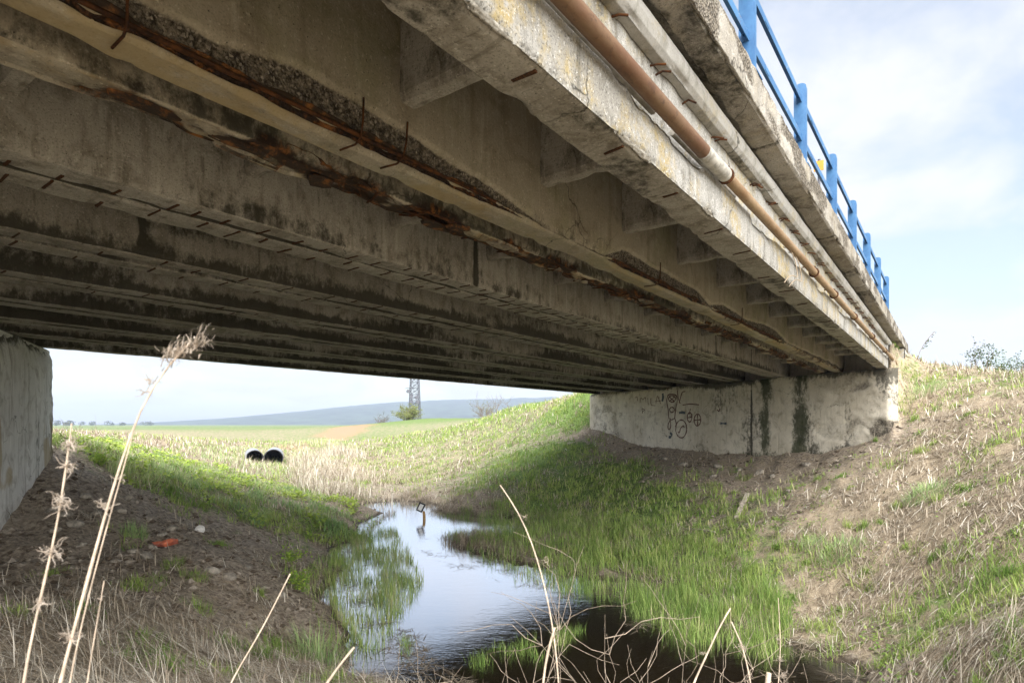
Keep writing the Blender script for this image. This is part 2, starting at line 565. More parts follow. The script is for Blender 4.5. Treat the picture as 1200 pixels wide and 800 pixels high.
def water_mat():
    t = NT('water')
    v = t.co(1, 1, 1)
    n = t.noise(2.2, 3, 0.5, t.co(1.0, 2.2, 1))
    n2 = t.noise(9.0, 3, 0.55, t.co(1.0, 2.4, 1))
    h = t.math('ADD', t.math('MULTIPLY', n, 0.6), t.math('MULTIPLY', n2, 0.35))
    b = t.t.nodes.new('ShaderNodeBsdfPrincipled')
    b.inputs['Base Color'].default_value = (0.012, 0.008, 0.004, 1)
    b.inputs['Roughness'].default_value = 0.03
    b.inputs['IOR'].default_value = 1.5
    b.inputs['Specular IOR Level'].default_value = 0.5
    t.t.links.new(t.bump(h, 0.10, 0.05), b.inputs['Normal'])
    gl = t.t.nodes.new('ShaderNodeBsdfTransparent')
    gl.inputs[0].default_value = (0.42, 0.30, 0.17, 1)
    mx = t.t.nodes.new('ShaderNodeMixShader')
    lw = t.t.nodes.new('ShaderNodeLayerWeight'); lw.inputs[0].default_value = 0.5
    gs = t.t.nodes.new('ShaderNodeBsdfGlossy'); gs.inputs['Roughness'].default_value = 0.03; gs.inputs['Color'].default_value = (.93, .95, 1, 1)
    t.t.links.new(b.inputs['Normal'].links[0].from_socket, gs.inputs['Normal'])
    m2 = t.t.nodes.new('ShaderNodeMixShader')
    t.t.links.new(t.rng(lw.outputs['Facing'], .52, .80, 0.0, 0.9), m2.inputs[0])
    t.t.links.new(b.outputs[0], m2.inputs[1]); t.t.links.new(gs.outputs[0], m2.inputs[2])
    b = type('o', (), {'outputs': m2.outputs})
    mx.inputs[0].default_value = 0.94
    t.t.links.new(gl.outputs[0], mx.inputs[1]); t.t.links.new(b.outputs[0], mx.inputs[2])
    t.t.links.new(mx.outputs[0], t.out.inputs['Surface'])
    return t.m


M_water = water_mat()
M_grass = leafy('green_blades', (0.15, 0.26, 0.05), (0.42, 0.50, 0.14), (0.52, 0.48, 0.26))
M_reed = leafy('reed_blades', (0.15, 0.26, 0.055), (0.44, 0.53, 0.16), (0.58, 0.52, 0.30))
M_straw = leafy('dry_blades', (0.21, 0.165, 0.115), (0.56, 0.485, 0.375), (0.68, 0.63, 0.53), transl=0.2, rough=0.75)
M_bank = leafy('bank_blades', (0.20, 0.34, 0.12), (0.50, 0.58, 0.26), (0.55, 0.52, 0.28))  # brighter copy of the green blades; the bank's sky light put into colour
M_nettle = leafy('fresh_leaves', (0.16, 0.29, 0.045), (0.42, 0.52, 0.09), transl=0.35)
M_leaf = leafy('dark_leaves', (0.035, 0.065, 0.022), (0.10, 0.14, 0.04), transl=0.25)
M_bushleaf = leafy('spring_leaves', (0.13, 0.16, 0.05), (0.28, 0.30, 0.09), transl=0.3)
M_farleaf = leafy('far_leaves', (0.05, 0.065, 0.035), (0.10, 0.11, 0.05), transl=0.2)
M_twig = simple('dry_twig', (0.25, 0.20, 0.15), 0.85, var=0.35, scale=30, bump=0.3)
M_darktwig = simple('grey_twig', (0.16, 0.125, 0.10), 0.9, var=0.3, scale=20)
M_stalk = simple('straw_stalk', (0.46, 0.37, 0.28), 0.7, var=0.25, scale=25, bump=0.2)
M_fluff = leafy('seed_fluff', (0.40, 0.33, 0.26), (0.55, 0.48, 0.40), transl=0.4, rough=0.9)
M_stone = simple('pale_stone', (0.27, 0.24, 0.195), 0.95, var=0.35, scale=12, bump=0.6)
M_wood = simple('weathered_wood', (0.40, 0.35, 0.28), 0.85, var=0.3, scale=16, bump=0.5)
M_stake = simple('brown_wood', (0.36, 0.22, 0.09), 0.8, var=0.25, scale=16, bump=0.3)
M_black = simple('black_plastic', (0.018, 0.018, 0.02), 0.5, var=0.2, scale=6)
M_pipegrey = simple('grey_plastic', (0.30, 0.31, 0.34), 0.5, var=0.15, scale=4)
M_white = simple('white_plate', (0.75, 0.75, 0.74), 0.6, var=0.08)
M_orange = simple('orange_scrap', (0.55, 0.15, 0.075), 0.6, var=0.15, scale=20)
M_yellow = simple('yellow_sheet', (0.55, 0.26, 0.03), 0.5, var=0.1)
M_steel = simple('tower_steel', (0.07, 0.07, 0.08), 0.6, var=0.15)
M_hill = simple('wooded_hill', (0.055, 0.075, 0.05), 0.95, var=0.35, scale=0.02, bump=0.0)

# ------------------------------------------------------------------ bridge frame
BR = math.atan2(0.805, 0.593)          # heading of the girders
ub = np.array([math.cos(BR), math.sin(BR)])
vb = np.array([-math.sin(BR), math.cos(BR)])
ZB = EZ + 1.70                          # girder bottoms
ZS = EZ + 2.68                          # slab soffit
ZD = EZ + 3.02                          # top of the edge beam


def to_uv(x, y):
    return x * ub[0] + y * ub[1], x * vb[0] + y * vb[1]


def to_xy(u, v):
    return u * ub[0] + v * vb[0], u * ub[1] + v * vb[1]


def u_right(v): return 20.97 + 0.594 * (np.asarray(v, float) - 1.49)
def u_left(v): return 4.68 + 0.52 * (np.asarray(v, float) - 16.24)


def right_wall_v(px):
    k = (px - 600.0) / FPX
    t = (11.24 - 17.77 * k) / (6.87 + 16.23 * k)
    return 1.49 + 15.15 * t


def right_wall_Z(px):
    k = (px - 600.0) / FPX
    return 17.77 + 16.23 * (11.24 - 17.77 * k) / (6.87 + 16.23 * k)


# ------------------------------------------------------------------ ground
# px, py, distance, then how green, how straw covered, how bare
def wz(py): return 3.6 * FPX / (py - 497.0)


CP = []
def cp(px, py, Z, g=0, s=0, d=0): CP.append((*P(px, py, Z), g, s, d))
def cw(x, y, h, g=0, s=0, d=0): CP.append((x, y, EZ + h, g, s, d))


# left bank under the bridge
cp(0, 640, 9.6, 0, .1, 1); cp(30, 588, 11.3, 0, 0, 1); cp(58, 535, 13.3, .1, .1, 1); cp(150, 650, 10, .1, .15, 1); cp(250, 650, 10.9, .15, .1, 1)
cp(300, 700, 9.7, .1, .3, 1); cp(200, 700, 8, 0, .35, .9); cp(100, 700, 7.2, 0, .5, .8); cp(0, 700, 6.8, 0, .5, .8)
cp(0, 800, 4, 0, 1, .2); cp(200, 800, 5, 0, 1, .2); cp(350, 800, 6.6, 0, .9, .3); cp(350, 750, 9, .15, .5, .7); cp(200, 750, 6.2, 0, .9, .4); cp(60, 750, 5.2, 0, .9, .4)
cp(100, 600, 11.5, 0, 0, 1); cp(200, 600, 14, .15, 0, 1); cp(300, 640, 14, .2, .1, .9)
cp(130, 560, 14.5, .4, 0, .8); cp(200, 570, 16, .6, .3, .5); cp(300, 600, 17.5, .6, .3, .5); cp(400, 620, 19, .7, .2, .4)
cp(350, 640, 16.2, .4, .1, .8); cp(420, 800, 8.3, .1, .5, .7)
cp(150, 540, 18, .7, .4, .2); cp(250, 560, 21, .7, .4, .1); cp(350, 580, 24, .7, .5, 0); cp(425, 592, 26.5, .5, .7, 0); cp(80, 515, 16.5, .8, .4, 0)
cp(100, 508, 35, .2, .9, 0); cp(200, 515, 45, .3, .8, 0); cp(250, 540, 30, .4, .7, 0); cp(300, 543, 42, .4, .7, 0)
cp(400, 560, 36, .4, .7, 0); cp(350, 532, 55, .3, .8, 0); cp(400, 515, 80, .6, .5, 0); cp(300, 515, 75, .5, .6, 0)
# shore lines (water is at eye -3.6)
for x, y in ((375, 700), (385, 680), (395, 657), (455, 602), (480, 588), (505, 600), (520, 635), (565, 652), (690, 680), (870, 745), (1010, 800), (440, 800), (430, 770)):
    cp(x, y, wz(y), .3, .3, .4)
# stream bed
for x, y in ((480, 700), (470, 640), (480, 603), (487, 596), (492, 612), (470, 618), (500, 625), (560, 700), (560, 780), (700, 760), (800, 790), (640, 720)):
    z = wz(y); cw((x - 600) / FPX * z, z, -4.25, 0, 0, 1)
cw(1.5, 7.0, -4.2, 0, 0, 1); cw(4.2, 6.2, -4.2, 0, 0, 1); cw(5.2, 3.5, -4.2, 0, 0, 1); cw(6.5, 0, -4.2, 0, 0, 1)
# near bank where the photographer stands
cw(0, 0, -1.6, 0, 1, .2); cw(-3, 0, -1.4, 0, 1, .2); cw(-1.5, 3, -1.8, 0, 1, .2); cw(0.5, 3.2, -2.3, 0, 1, .3); cw(2.2, 2.0, -2.4, .1, 1, .3)
cw(1.2, 4.6, -3.2, .1, .8, .4); cw(-.6, 5.6, -3.0, .1, .9, .3); cw(3.3, 3.1, -3.4, .1, .8, .4); cw(4.0, 0, -3.2, .1, .8, .4); cw(1.8, -2, -1.8, 0, 1, .2)
cw(-1.2, 7.2, -3.2, .1, .8, .4)
cw(-10, 2, -1.4, 0, .9, .3); cw(-12, -8, -1.2, .3, .8, 0); cw(0, -12, -1.3, .4, .8, 0); cw(10, -12, -2.0, .4, .7, 0)
# far right slope beyond the bridge
cp(500, 560, 36, .5, .6, 0); cp(600, 560, 28, .9, .25, 0); cp(650, 530, 31, .95, .15, 0); cp(690, 500, 34.5, .9, .2, 0); cp(600, 500, 45, .6, .6, 0)
cp(560, 530, 40, .5, .7, 0); cp(500, 520, 58, .6, .6, 0); cp(690, 463, 37, .9, .3, 0); cp(650, 470, 46, .5, .8, 0); cp(600, 478, 60, .8, .4, 0); cp(500, 490, 110, .8, .4, 0)
cp(420, 500, 150, .8, .4, 0); cp(560, 570, 27.5, .6, .6, 0); cp(520, 590, 26, .4, .8, 0)
# right bank below the abutment
for px, py in ((693, 503), (740, 520), (820, 530), (887, 536), (927, 535), (980, 530), (1042, 512)):
    cp(px, py, right_wall_Z(px) - .15, .1, .4, .9)
cp(700, 560, 25, .95, .1, .1); cp(640, 600, 22.8, .8, .4, .1); cp(700, 600, 21, .95, .2, .1); cp(760, 580, 21, .9, .1, .4); cp(760, 620, 17.5, .95, .2, .1)
cp(850, 600, 17.2, .55, .2, .6); cp(800, 560, 22, .3, .1, 1); cp(900, 570, 18.6, .2, .3, .9); cp(900, 640, 13.6, .5, .6, .2); cp(960, 590, 15, .25, .6, .6); cp(1000, 560, 15.6, .15, .6, .6)
cp(1000, 620, 13, .3, .85, .2); cp(1000, 700, 10.9, .3, .9, .1); cp(1100, 620, 11, .15, 1, .1); cp(1100, 720, 9, .55, .8, 0); cp(1200, 700, 7.5, .5, .8, 0)
cp(1200, 800, 5.8, .5, .8, 0); cp(1100, 800, 7.0, .2, .9, .2); cp(1100, 520, 15, .2, 1, 0); cp(1100, 560, 13.4, .25, .95, 0); cp(1200, 520, 12.5, .35, .95, 0); cp(1200, 600, 9.7, .25, .95, 0)
cp(1100, 450, 19, .5, .8, 0); cp(1060, 470, 18.9, .3, .8, .3); cp(1075, 425, 21, .4, .8, .1); cp(1130, 433, 20, .4, .8, 0); cp(1200, 445, 17, .5, .8, 0)
cp(850, 680, 13, .8, .4, .1); cp(750, 650, 15.6, .9, .4, 0); cp(950, 740, 10.0, .4, .7, .2)
cw(14, 8, .1, .4, .9, 0); cw(16, 2, -.3, .4, .9, 0); cw(9, 3, -2.4, .4, .9, 0); cw(9, -4, -2.6, .4, .8, 0); cw(22, 10, 1.4, .5, .8, 0); cw(26, 20, 1.6, .5, .8, 0); cp(1200, 450, 26, .5, .8, 0); cp(1150, 440, 26, .5, .8, 0); cp(1200, 445, 20, .5, .8, 0); cp(1163, 439, 20.5, .5, .8, 0); cw(30, 0, 0, .5, .8, 0)
cw(-40, 60, -.9, .4, .8, 0); cp(150, 504, 90, .5, .7, 0); cp(250, 503.5, 100, .6, .6, 0); cp(350, 503, 120, .7, .5, 0); cp(50, 506, 70, .4, .8, 0); cw(-80, 140, -1.0, .5, .7, 0); cw(0, 170, -1.0, .6, .6, 0); cw(60, 120, 1.8, .6, .6, 0); cw(-40, 20, -.8, .4, .8, 0); cw(60, 30, 1.0, .5, .7, 0)
CPA = np.array(CP)
_c0 = 1.2
_d = np.sqrt((CPA[:, None, 0] - CPA[None, :, 0]) ** 2 + (CPA[:, None, 1] - CPA[None, :, 1]) ** 2 + _c0)
_A = np.zeros((len(CPA) + 1,) * 2)
_A[:-1, :-1] = _d + np.eye(len(CPA)) * -0.05
_A[-1, :-1] = 1; _A[:-1, -1] = 1
_W = np.linalg.solve(_A, np.append(CPA[:, 2], 0))


def base_height(x, y):
    x = np.asarray(x, float); y = np.asarray(y, float)
    sh = x.shape
    x = x.ravel(); y = y.ravel()
    out = np.empty(len(x))
    for a in range(0, len(x), 60000):
        s = slice(a, a + 60000)
        d = np.sqrt((x[s, None] - CPA[None, :, 0]) ** 2 + (y[s, None] - CPA[None, :, 1]) ** 2 + _c0)
        out[s] = d @ _W[:-1] + _W[-1]
    return out.reshape(sh)


def classes(x, y):
    x = np.asarray(x, float).ravel(); y = np.asarray(y, float).ravel()
    out = np.empty((len(x), 3))
    for a in range(0, len(x), 60000):
        s = slice(a, a + 60000)
        d2 = (x[s, None] - CPA[None, :, 0]) ** 2 + (y[s, None] - CPA[None, :, 1]) ** 2 + 0.05
        w = d2 ** -1.6
        out[s] = (w @ CPA[:, 3:6]) / w.sum(1)[:, None]
    return out


def height(x, y, detail=True):
    x = np.asarray(x, float); y = np.asarray(y, float)
    r = np.hypot(x, y)
    h = base_height(x, y)
    far = EZ - 1.6 + 0.8 * (fbm(x / 90, y / 90, 2.2, 3) - .5)
    k = sstep(110, 230, r)
    h = h * (1 - k) + far * k
    u, v = to_uv(x, y)
    # road embankments at both ends of the bridge
    top = EZ + 2.6
    wl = np.clip(v, 1.45, 16.7)
    e1 = top - 0.62 * np.maximum(1.45 - v, 0) - 0.6 * np.maximum(v - 17.5, 0) - np.where((v > 1.45) & (v < 16.75), np.where(u > u_right(wl) + 0.9, 0.0, 60.0), 0.62 * np.maximum(25.2 + .594 * np.maximum(v - 1.45, 0) - u, 0))
    e2 = top - 0.62 * np.maximum(1.45 - v, 0) - 0.6 * np.maximum(v - 17.5, 0) - np.where((v > 1.45) & (v < 16.75), np.where(u < u_left(wl) - 0.9, 0.0, 60.0), 0.9 * np.maximum(u - u_left(wl) + 4.6, 0))
    fade = sstep(80, 160, r) * 6
    h = np.maximum(h, np.maximum(e1, e2) - fade)
    if detail:
        a = np.clip(1 - r / 150, 0, 1)
        h = h + a * .16 * (np.abs(fbm(x * 1.7 + 3, y * 1.7, 14.1, 3) - .5) * 2 - .28)
        h = h + a * (0.22 * (fbm(x * .9, y * .9, 1.1, 3) - .5) + 0.15 * (fbm(x * 3.6, y * 3.6, 5.1, 3) - .5) + 0.07 * (fbm(x * 15, y * 15, 8.1, 2) - .5))
    return h


rr = np.concatenate([[0.0], 0.35 * 1.0205 ** np.arange(0, 480)])
rr = rr[rr < 2900]
fw = np.radians(np.linspace(-52, 52, 430))
bw = np.radians(np.linspace(52, 308, 74))[1:-1]
ang = np.concatenate([fw, bw])
RR, AA = np.meshgrid(rr, ang, indexing='ij')
GX, GY = RR * np.sin(AA), RR * np.cos(AA)
GH = height(GX, GY)
GV = np.stack([GX.ravel(), GY.ravel(), GH.ravel()], 1)
na = len(ang)
ii = np.arange(len(rr) - 1)[:, None] * na + np.arange(na)[None, :]
jj = np.arange(len(rr) - 1)[:, None] * na + (np.arange(na)[None, :] + 1) % na
GF = np.stack([ii.ravel(), jj.ravel(), (jj + na).ravel(), (ii + na).ravel()], 1)[:, ::-1]
ground = raw_mesh('ground', GV, np.zeros((0, 3), int), GF, M_ground, None, True)
tag(ground, kind='structure')
gc = classes(GX, GY)
gr_ = np.hypot(GV[:, 0], GV[:, 1])
kf = sstep(110, 230, gr_)
gn = fbm(GV[:, 0] / 6, GV[:, 1] / 6, 4.4, 4)
set_attr(ground, 'green', gc[:, 0] * (1 - kf) + kf * (.25 + .9 * gn))
set_attr(ground, 'straw', gc[:, 1] * (1 - kf) + kf * .6)
set_attr(ground, 'dirt', gc[:, 2] * (1 - kf))
set_attr(ground, 'wet', sstep(0.16, -0.05, GV[:, 2]))
# reddish earth heap beyond the culvert
cl = np.zeros(len(GV))
for px, py, Z, r_ in ((345, 524, 62, 2.2), (365, 519, 68, 2.5), (385, 513, 76, 2.6), (400, 508, 88, 3.2), (412, 505, 98, 3.5)):
    p = P(px, py, Z)
    cl = np.maximum(cl, sstep(1.3, .5, np.hypot(GV[:, 0] - p[0], (GV[:, 1] - p[1]) / 2.2) / r_ + 0.8 * (fbm(GV[:, 0] / 1.5, GV[:, 1] / 1.5, .3, 3) - .5)))
set_attr(ground, 'clay', cl * .85)

# water
wx = np.linspace(-14, 16, 31); wy = np.linspace(-14, 40, 41)
WX, WY = np.meshgrid(wx, wy, indexing='ij')
water = raw_mesh('water', np.stack([WX.ravel(), WY.ravel(), np.zeros(WX.size)], 1), np.zeros((0, 3), int), grid_faces(31, 41), M_water, None, True)
tag(water, kind='structure')

# ------------------------------------------------------------------ the bridge
bridge = thing('road_bridge', 'old concrete road bridge with rusting girders crossing over the narrow stream', 'bridge', (0, 0, 0), BR)


def resample(prof, ds):
    """points along an open profile, with extra ones close to each corner"""
    pts, nrm = [], []
    prof = np.asarray(prof, float)
    for a, b in zip(prof[:-1], prof[1:]):
        L = np.linalg.norm(b - a)
        k = max(1, int(round(L / ds)))
        t = np.linspace(0, 1, k + 1)[:-1]
        if k >= 2:
            t = np.unique(np.concatenate([t, [min(.25, .006 / L), 1 - min(.25, .006 / L)]]))
        d = (b - a) / L
        for q in t:
            pts.append(a + (b - a) * q); nrm.append((d[1], -d[0]))
    pts.append(prof[-1]); nrm.append(nrm[-1])
    pts = np.array(pts); nrm = np.array(nrm)
    n2 = nrm.copy()
    for i in range(1, len(pts)):
        if not np.allclose(nrm[i], nrm[i - 1]):
            m = nrm[i] + nrm[i - 1]
            n2[i] = m / (np.linalg.norm(m) + 1e-9)
    return pts, n2


def extrude(name, prof, ua, uz, du, ds, mat, parent, disp=None, smooth=True, fx=None):
    # fx: places along u that need extra rows (joints)
    pts, nrm = resample(prof, ds)
    vv, zz = pts[:, 0], pts[:, 1]
    U0 = ua(vv); U1 = uz(vv)
    n = max(2, int(np.mean(U1 - U0) / du))
    s = np.linspace(0, 1, n)
    if fx is not None:
        m0, m1 = float(np.mean(U0)), float(np.mean(U1))
        q = (np.asarray(fx)[:, None] + np.array([-.022, -.010, 0, .010, .022])[None]).ravel()
        s = np.unique(np.concatenate([s, np.clip((q - m0) / (m1 - m0), 0, 1)]))
    n = len(s); s = s[:, None]
    U = U0[None] + (U1 - U0)[None] * s
    V = np.broadcast_to(vv, U.shape); Z = np.broadcast_to(zz, U.shape)
    NV = np.broadcast_to(nrm[:, 0], U.shape); NZ = np.broadcast_to(nrm[:, 1], U.shape)
    at = {}
    off = np.zeros(U.shape)
    if disp: off, at = disp(U, V, Z, NV, NZ)
    co = np.stack([U.ravel(), (V + NV * off).ravel(), (Z + NZ * off).ravel()], 1)
    F = grid_faces(n, len(pts))
    o = raw_mesh(name, co, np.zeros((0, 3), int), F, mat, parent, smooth)
    for k, a in at.items(): set_attr(o, k, a.ravel())
    return o


def win(u, pts):
    p = np.array(pts, float)
    return np.interp(u, p[:, 0], p[:, 1])


H = 1.7
GIRD = [(0.926, 1.096), (1.678, 1.85), (1.985, 2.135), (2.785, 2.945), (2.972, 3.165)]
c_ = 4.08
while c_ < 9.0:
    GIRD += [(c_ - .195, c_ - .030), (c_ + .030, c_ + .195)]
    c_ += 1.085
GIRD.append((9.43, 9.60))
GIRD = [(a * H, b * H) for a, b in GIRD]


def u_start(v): return u_left(v) - 0.55
def u_end(v): return u_right(v) + 0.55


def chip(U, V, Z, amp, seed, d, w=.05):
    """bites out of an arris: deeper nearer the edge"""
    n = fbm(U * 3.1, V * 3 + seed, Z * 3, 4)
    return -amp * sstep(.52, .75, n) * np.clip(1 - d / w, 0, 1)


def girder_disp(i, v0, v1):
    seed = i * 7.7

    def f(U, V, Z, NV, NZ):
        dr = np.hypot(V - v0, Z - ZB)        # near lower arris
        dl = np.hypot(V - v1, Z - ZB)        # far lower arris
        off = 0.010 * (fbm(U * 2.5, V * 6 + seed, Z * 6, 3) - .5) + .006 * (fbm(U * 16, V * 16, Z * 16 + seed, 2) - .5)
        off = off + chip(U, V, Z, .035, seed, dr) + chip(U, V, Z, .035, seed + 3, dl)
        rust = np.zeros(U.shape); agg = np.zeros(U.shape); mold_shade = np.zeros(U.shape)
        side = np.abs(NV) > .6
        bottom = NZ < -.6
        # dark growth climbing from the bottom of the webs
        mold_shade = np.where(side, sstep(.26, .0, Z - ZB) * (.05 + .75 * fbm(U * .7, seed, 0, 3)), 0.0)
        mold_shade = mold_shade + np.where(side, .9 * sstep(.10, .0, ZS - Z) * fbm(U * 1.3, seed + 2, 0, 3), 0)  # darker band along the top of the webs
        if i >= 2:  # shade painted on inner webs so the bounce-lit bottoms look paler
            mold_shade = mold_shade + np.where(side, (.30 if i < 4 else .46) * sstep(.30, .62, fbm(U * .5, Z * 2.5, seed + 5, 4)) + (.0 if i < 4 else .12), 0)
        if i == 0:
            mold_shade = np.where(NV < -.6, 0.0, mold_shade)
            edge = np.clip(1 - dr / .05, 0, 1)
            off = off - .018 * edge * fbm(U * 9, seed, 0, 3)
            agg = np.maximum(agg, .55 * edge * sstep(.45, .6, fbm(U * 7, 1.5, 0, 3)))
            top = np.hypot(V - v0, Z - (ZB + .33))
            off = off - .05 * sstep(.50, .70, fbm(U * 1.6, 9.1, 0, 4)) * np.clip(1 - top / .12, 0, 1)
            agg = np.maximum(agg, .5 * sstep(.52, .70, fbm(U * 1.6, 9.1, 0, 4)) * np.clip(1.2 - top / .10, 0, 1))
            mold_shade = np.maximum(mold_shade, np.where(bottom, .55 * sstep(.5, .65, fbm(U * 1.3, V * 3, 4, 3)), 0))
        if i == 1:
            m = win(U, [(-4, .3), (.3, .8), (.9, 1), (2.6, 1), (3.6, .75), (4.4, .12), (5.5, .15), (5.9, .9), (8.2, .85), (8.8, .25), (9.5, .8), (13, .9), (14, .3), (21, .7), (24, .4)])
            n1 = fbm(U * 1.5, seed, 0, 4); n2 = fbm(U * 5, V * 5, Z * 5, 3)
            w = .03 + .20 * m * (.35 + 1.1 * n1)
            dz = np.where(side & (NV < 0), Z - ZB, np.where(bottom, (V - v0) * 1.8, 9))
            ins = np.clip((w - dz) / w, 0, 1) * m
            off = off - .075 * ins ** .45 * (.35 + 1.1 * n2) * sstep(.0, .25, m)
            agg = np.where(side, np.clip(sstep(.02, .18, ins) * 1.2, 0, 1), 0)
            hot = np.clip(1 - np.abs(dz - .015) / (.055 * (.5 + m)), 0, 1)
            rust = np.clip(hot * m * 1.25, 0, 1.2) + np.where(bottom, .45 * np.clip(1 - dz / .30, 0, 1) * m, 0)
            och = np.where(bottom, .55 + .5 * m, .7 * np.clip(1 - (Z - ZB) / .3, 0, 1) * m) * fbm(U * 1.2, V * 5, 7, 3) * 1.3
            mold_shade = mold_shade * (1 - m * .6)
            mold_shade = np.maximum(mold_shade, .9 * sstep(.25, .6, ins) * np.where(side, 1, .4))
            rust = rust + np.where(bottom, .5 * win(U, [(8, 0), (9, .7), (20, 1)]) * sstep(.45, .65, fbm(U * 1.7, V * 4, 2, 3)), 0)
        if i == 2:
            m = win(U, [(-4, .3), (.8, .25), (1.4, .55), (1.9, 1), (2.6, .7), (3.0, .9), (4.0, 1), (6.5, 1), (8, .9), (11, .9), (13, 1), (17, .8), (24, .4)])
            lay = fbm(U * 2.2, V * 5 + 3, Z * 5, 4)
            step = np.floor(lay * 9) / 9 * .6 + lay * .4
            fl = sstep(.40, .72, step) * m
            near = np.where(bottom, 1.0, np.clip(1 - (Z - ZB) / .16, 0, 1))
            off = off - .10 * fl * near * sstep(-.1, .8, 1 - np.minimum(dr, dl) / .22)
            off = off + .028 * sstep(.45, .25, lay) * m * near
            rust = np.where(bottom, .40 + .85 * sstep(.34, .56, lay), 1.0 * near * sstep(.36, .54, lay)) * m
            och = np.where(bottom, .75, .35) * fbm(U * 1.1, V * 5, 17, 3) * 1.3
            # the crack along the far arris
            cr = np.abs((v1 - V) - (.045 + .03 * (fbm(U * 1.1, 3.3, 0, 3) - .5)))
            off = off - np.where(bottom, .03 * sstep(.012, .0, cr) * win(U, [(-4, 1), (2.5, 1), (3, 0), (30, 0)]), 0)
            mold_shade = np.maximum(mold_shade, np.where(bottom, .9 * sstep(.016, .002, cr) * win(U, [(-4, 1), (2.5, 1), (3, 0), (30, 0)]), 0))
        if i >= 3:
            jd = np.min([np.abs(U - j) for j in JOINTS[i]], axis=0)
            joint = sstep(.016, .004, jd) * np.where(side, 1.0, .0)  # dark joint lines across the webs
            off = off - .022 * joint
            mold_shade = mold_shade + 1.0 * joint + np.where(side, .18 * sstep(.12, .0, jd) * fbm(U * 5, Z * 2, seed, 3), 0)
        if i in (3, 4):
            mold_shade = mold_shade + np.where(bottom, .35 * sstep(.5, .7, fbm(U * .8, V * 5, seed, 3)), 0)
        at = {'rust': rust, 'agg': agg, 'mold_shade': mold_shade}
        if i in (1, 2): at['ochre'] = och
        return off, at
    return f


JOINTS = {i: np.arange(-6, 32, 1.6) + (.34 if i in (3,) else rng.uniform(0, 1.6)) + rng.uniform(-.15, .15, 24) for i in range(len(GIRD))}
girders = []
for i, (v0, v1) in enumerate(GIRD):
    if i == 0:
        prof = [(v0 + .065, EZ + 2.665), (v0 + .065, ZB + .36), (v0, ZB + .33), (v0, ZB), (v1, ZB), (v1, ZS)]
    else:
        c = .012
        prof = [(v0, ZS), (v0, ZB + c), (v0 + c, ZB), (v1 - c, ZB), (v1, ZB + c), (v1, ZS)]
    near = i < 3
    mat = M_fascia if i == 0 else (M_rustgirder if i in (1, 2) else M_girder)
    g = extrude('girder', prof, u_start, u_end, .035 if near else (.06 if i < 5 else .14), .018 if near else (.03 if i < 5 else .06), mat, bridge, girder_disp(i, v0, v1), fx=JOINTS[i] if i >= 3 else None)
    girders.append(g)
girders[0]['label'] = 'outermost girder with pale lichen flecked front face'
girders[1]['label'] = 'girder with a long dark rusted and crumbled lower edge'
girders[2]['label'] = 'girder with flaking red rust over its underside'
# the inner faces and underside of the outermost girder are the same grey brown as the others
gm = girders[0].data
gm.materials.append(M_girder)
nz = np.empty(len(gm.polygons) * 3); gm.polygons.foreach_get('normal', nz); nz = nz.reshape(-1, 3)
ce = np.empty(len(gm.polygons) * 3); gm.polygons.foreach_get('center', ce); ce = ce.reshape(-1, 3)
gm.polygons.foreach_set('material_index', ((ce[:, 1] > GIRD[0][0] + .012) & (ce[:, 2] < ZB + .06) | (ce[:, 1] > GIRD[0][0] + .15)).astype(np.int32))

# exposed stirrups: short rusty bars lying in the bottom face
stir = MB().box((0, 0, 0), (.012, 1, .012)).build('exposed_stirrup', M_rust)
stir_me = stir.data
bpy.data.objects.remove(stir)


def stirrup(g, u, v, length, ang=0.0, dz=0.0):
    o = bpy.data.objects.new('exposed_stirrup', stir_me)
    o.location = (u, v, ZB - .001 + dz)
    o.scale = (random.uniform(1.1, 2.0), length, 1.0)
    o.rotation_euler = (0, 0, ang)
    link(o, g)


for k in range(20):
    u = 1.3 + k * .98 + random.uniform(-.12, .12)
    a, b = GIRD[0]
    stirrup(girders[0], u, (a + b) / 2 + random.uniform(-.04, .05), random.uniform(.10, .19), random.uniform(-.25, .05))
for gi, n0, n1, st in ((3, -1, 17, .30), (4, -1, 17, .30), (5, 0, 16, .55), (6, 0, 16, .55), (7, 2, 16, .8), (8, 2, 16, .8)):
    a, b = GIRD[gi]
    u = n0
    while u < n1:
        L = random.uniform(.35, .8) * (b - a)
        stirrup(girders[gi], u, (a + b) / 2 + random.choice((-1, 1)) * ((b - a) - L) / 2 * .9, L, random.uniform(-.08, .08))
        u += st * random.uniform(.6, 1.3)

# rusty bars bared in the broken edges of the second and third girders
for gi, (ua, uz_), dv, dzz in ((1, (.2, 3.7), .035, .045), (1, (5.7, 8.4), .04, .045), (1, (9.4, 13.2), .04, .04), (2, (2.8, 8.5), .05, .02), (2, (3.2, 10.5), .16, .015)):
    a, b = GIRD[gi]
    us = np.linspace(ua, uz_, 30)
    pts = np.stack([us, a + dv + .02 * (fbm(us * .8, gi * 3.0, 0, 2) - .5), ZB + dzz + .012 * (fbm(us * 1.5, gi, 3, 2) - .5)], 1)
    MB().tube(pts, .011 + .004 * fbm(us * 4, 1, 1, 2), 6).build('rusty_bar', M_rust, girders[gi], True)
for u in (1.08, 2.36, 2.72, 6.9, 10.4):
    a, b = GIRD[1]
    j = random.uniform(-.03, .03)
    pts = [(u, a - .008, ZB + .26), (u + j * .4, a - .004, ZB + .12), (u + j, a + .012, ZB + .02), (u + j * 1.4, a + .06, ZB - .006), (u + j * 2, a + .20, ZB - .004)]
    MB().tube(pts, .0065, 6).build('rusty_bar', M_rust, girders[1], True)
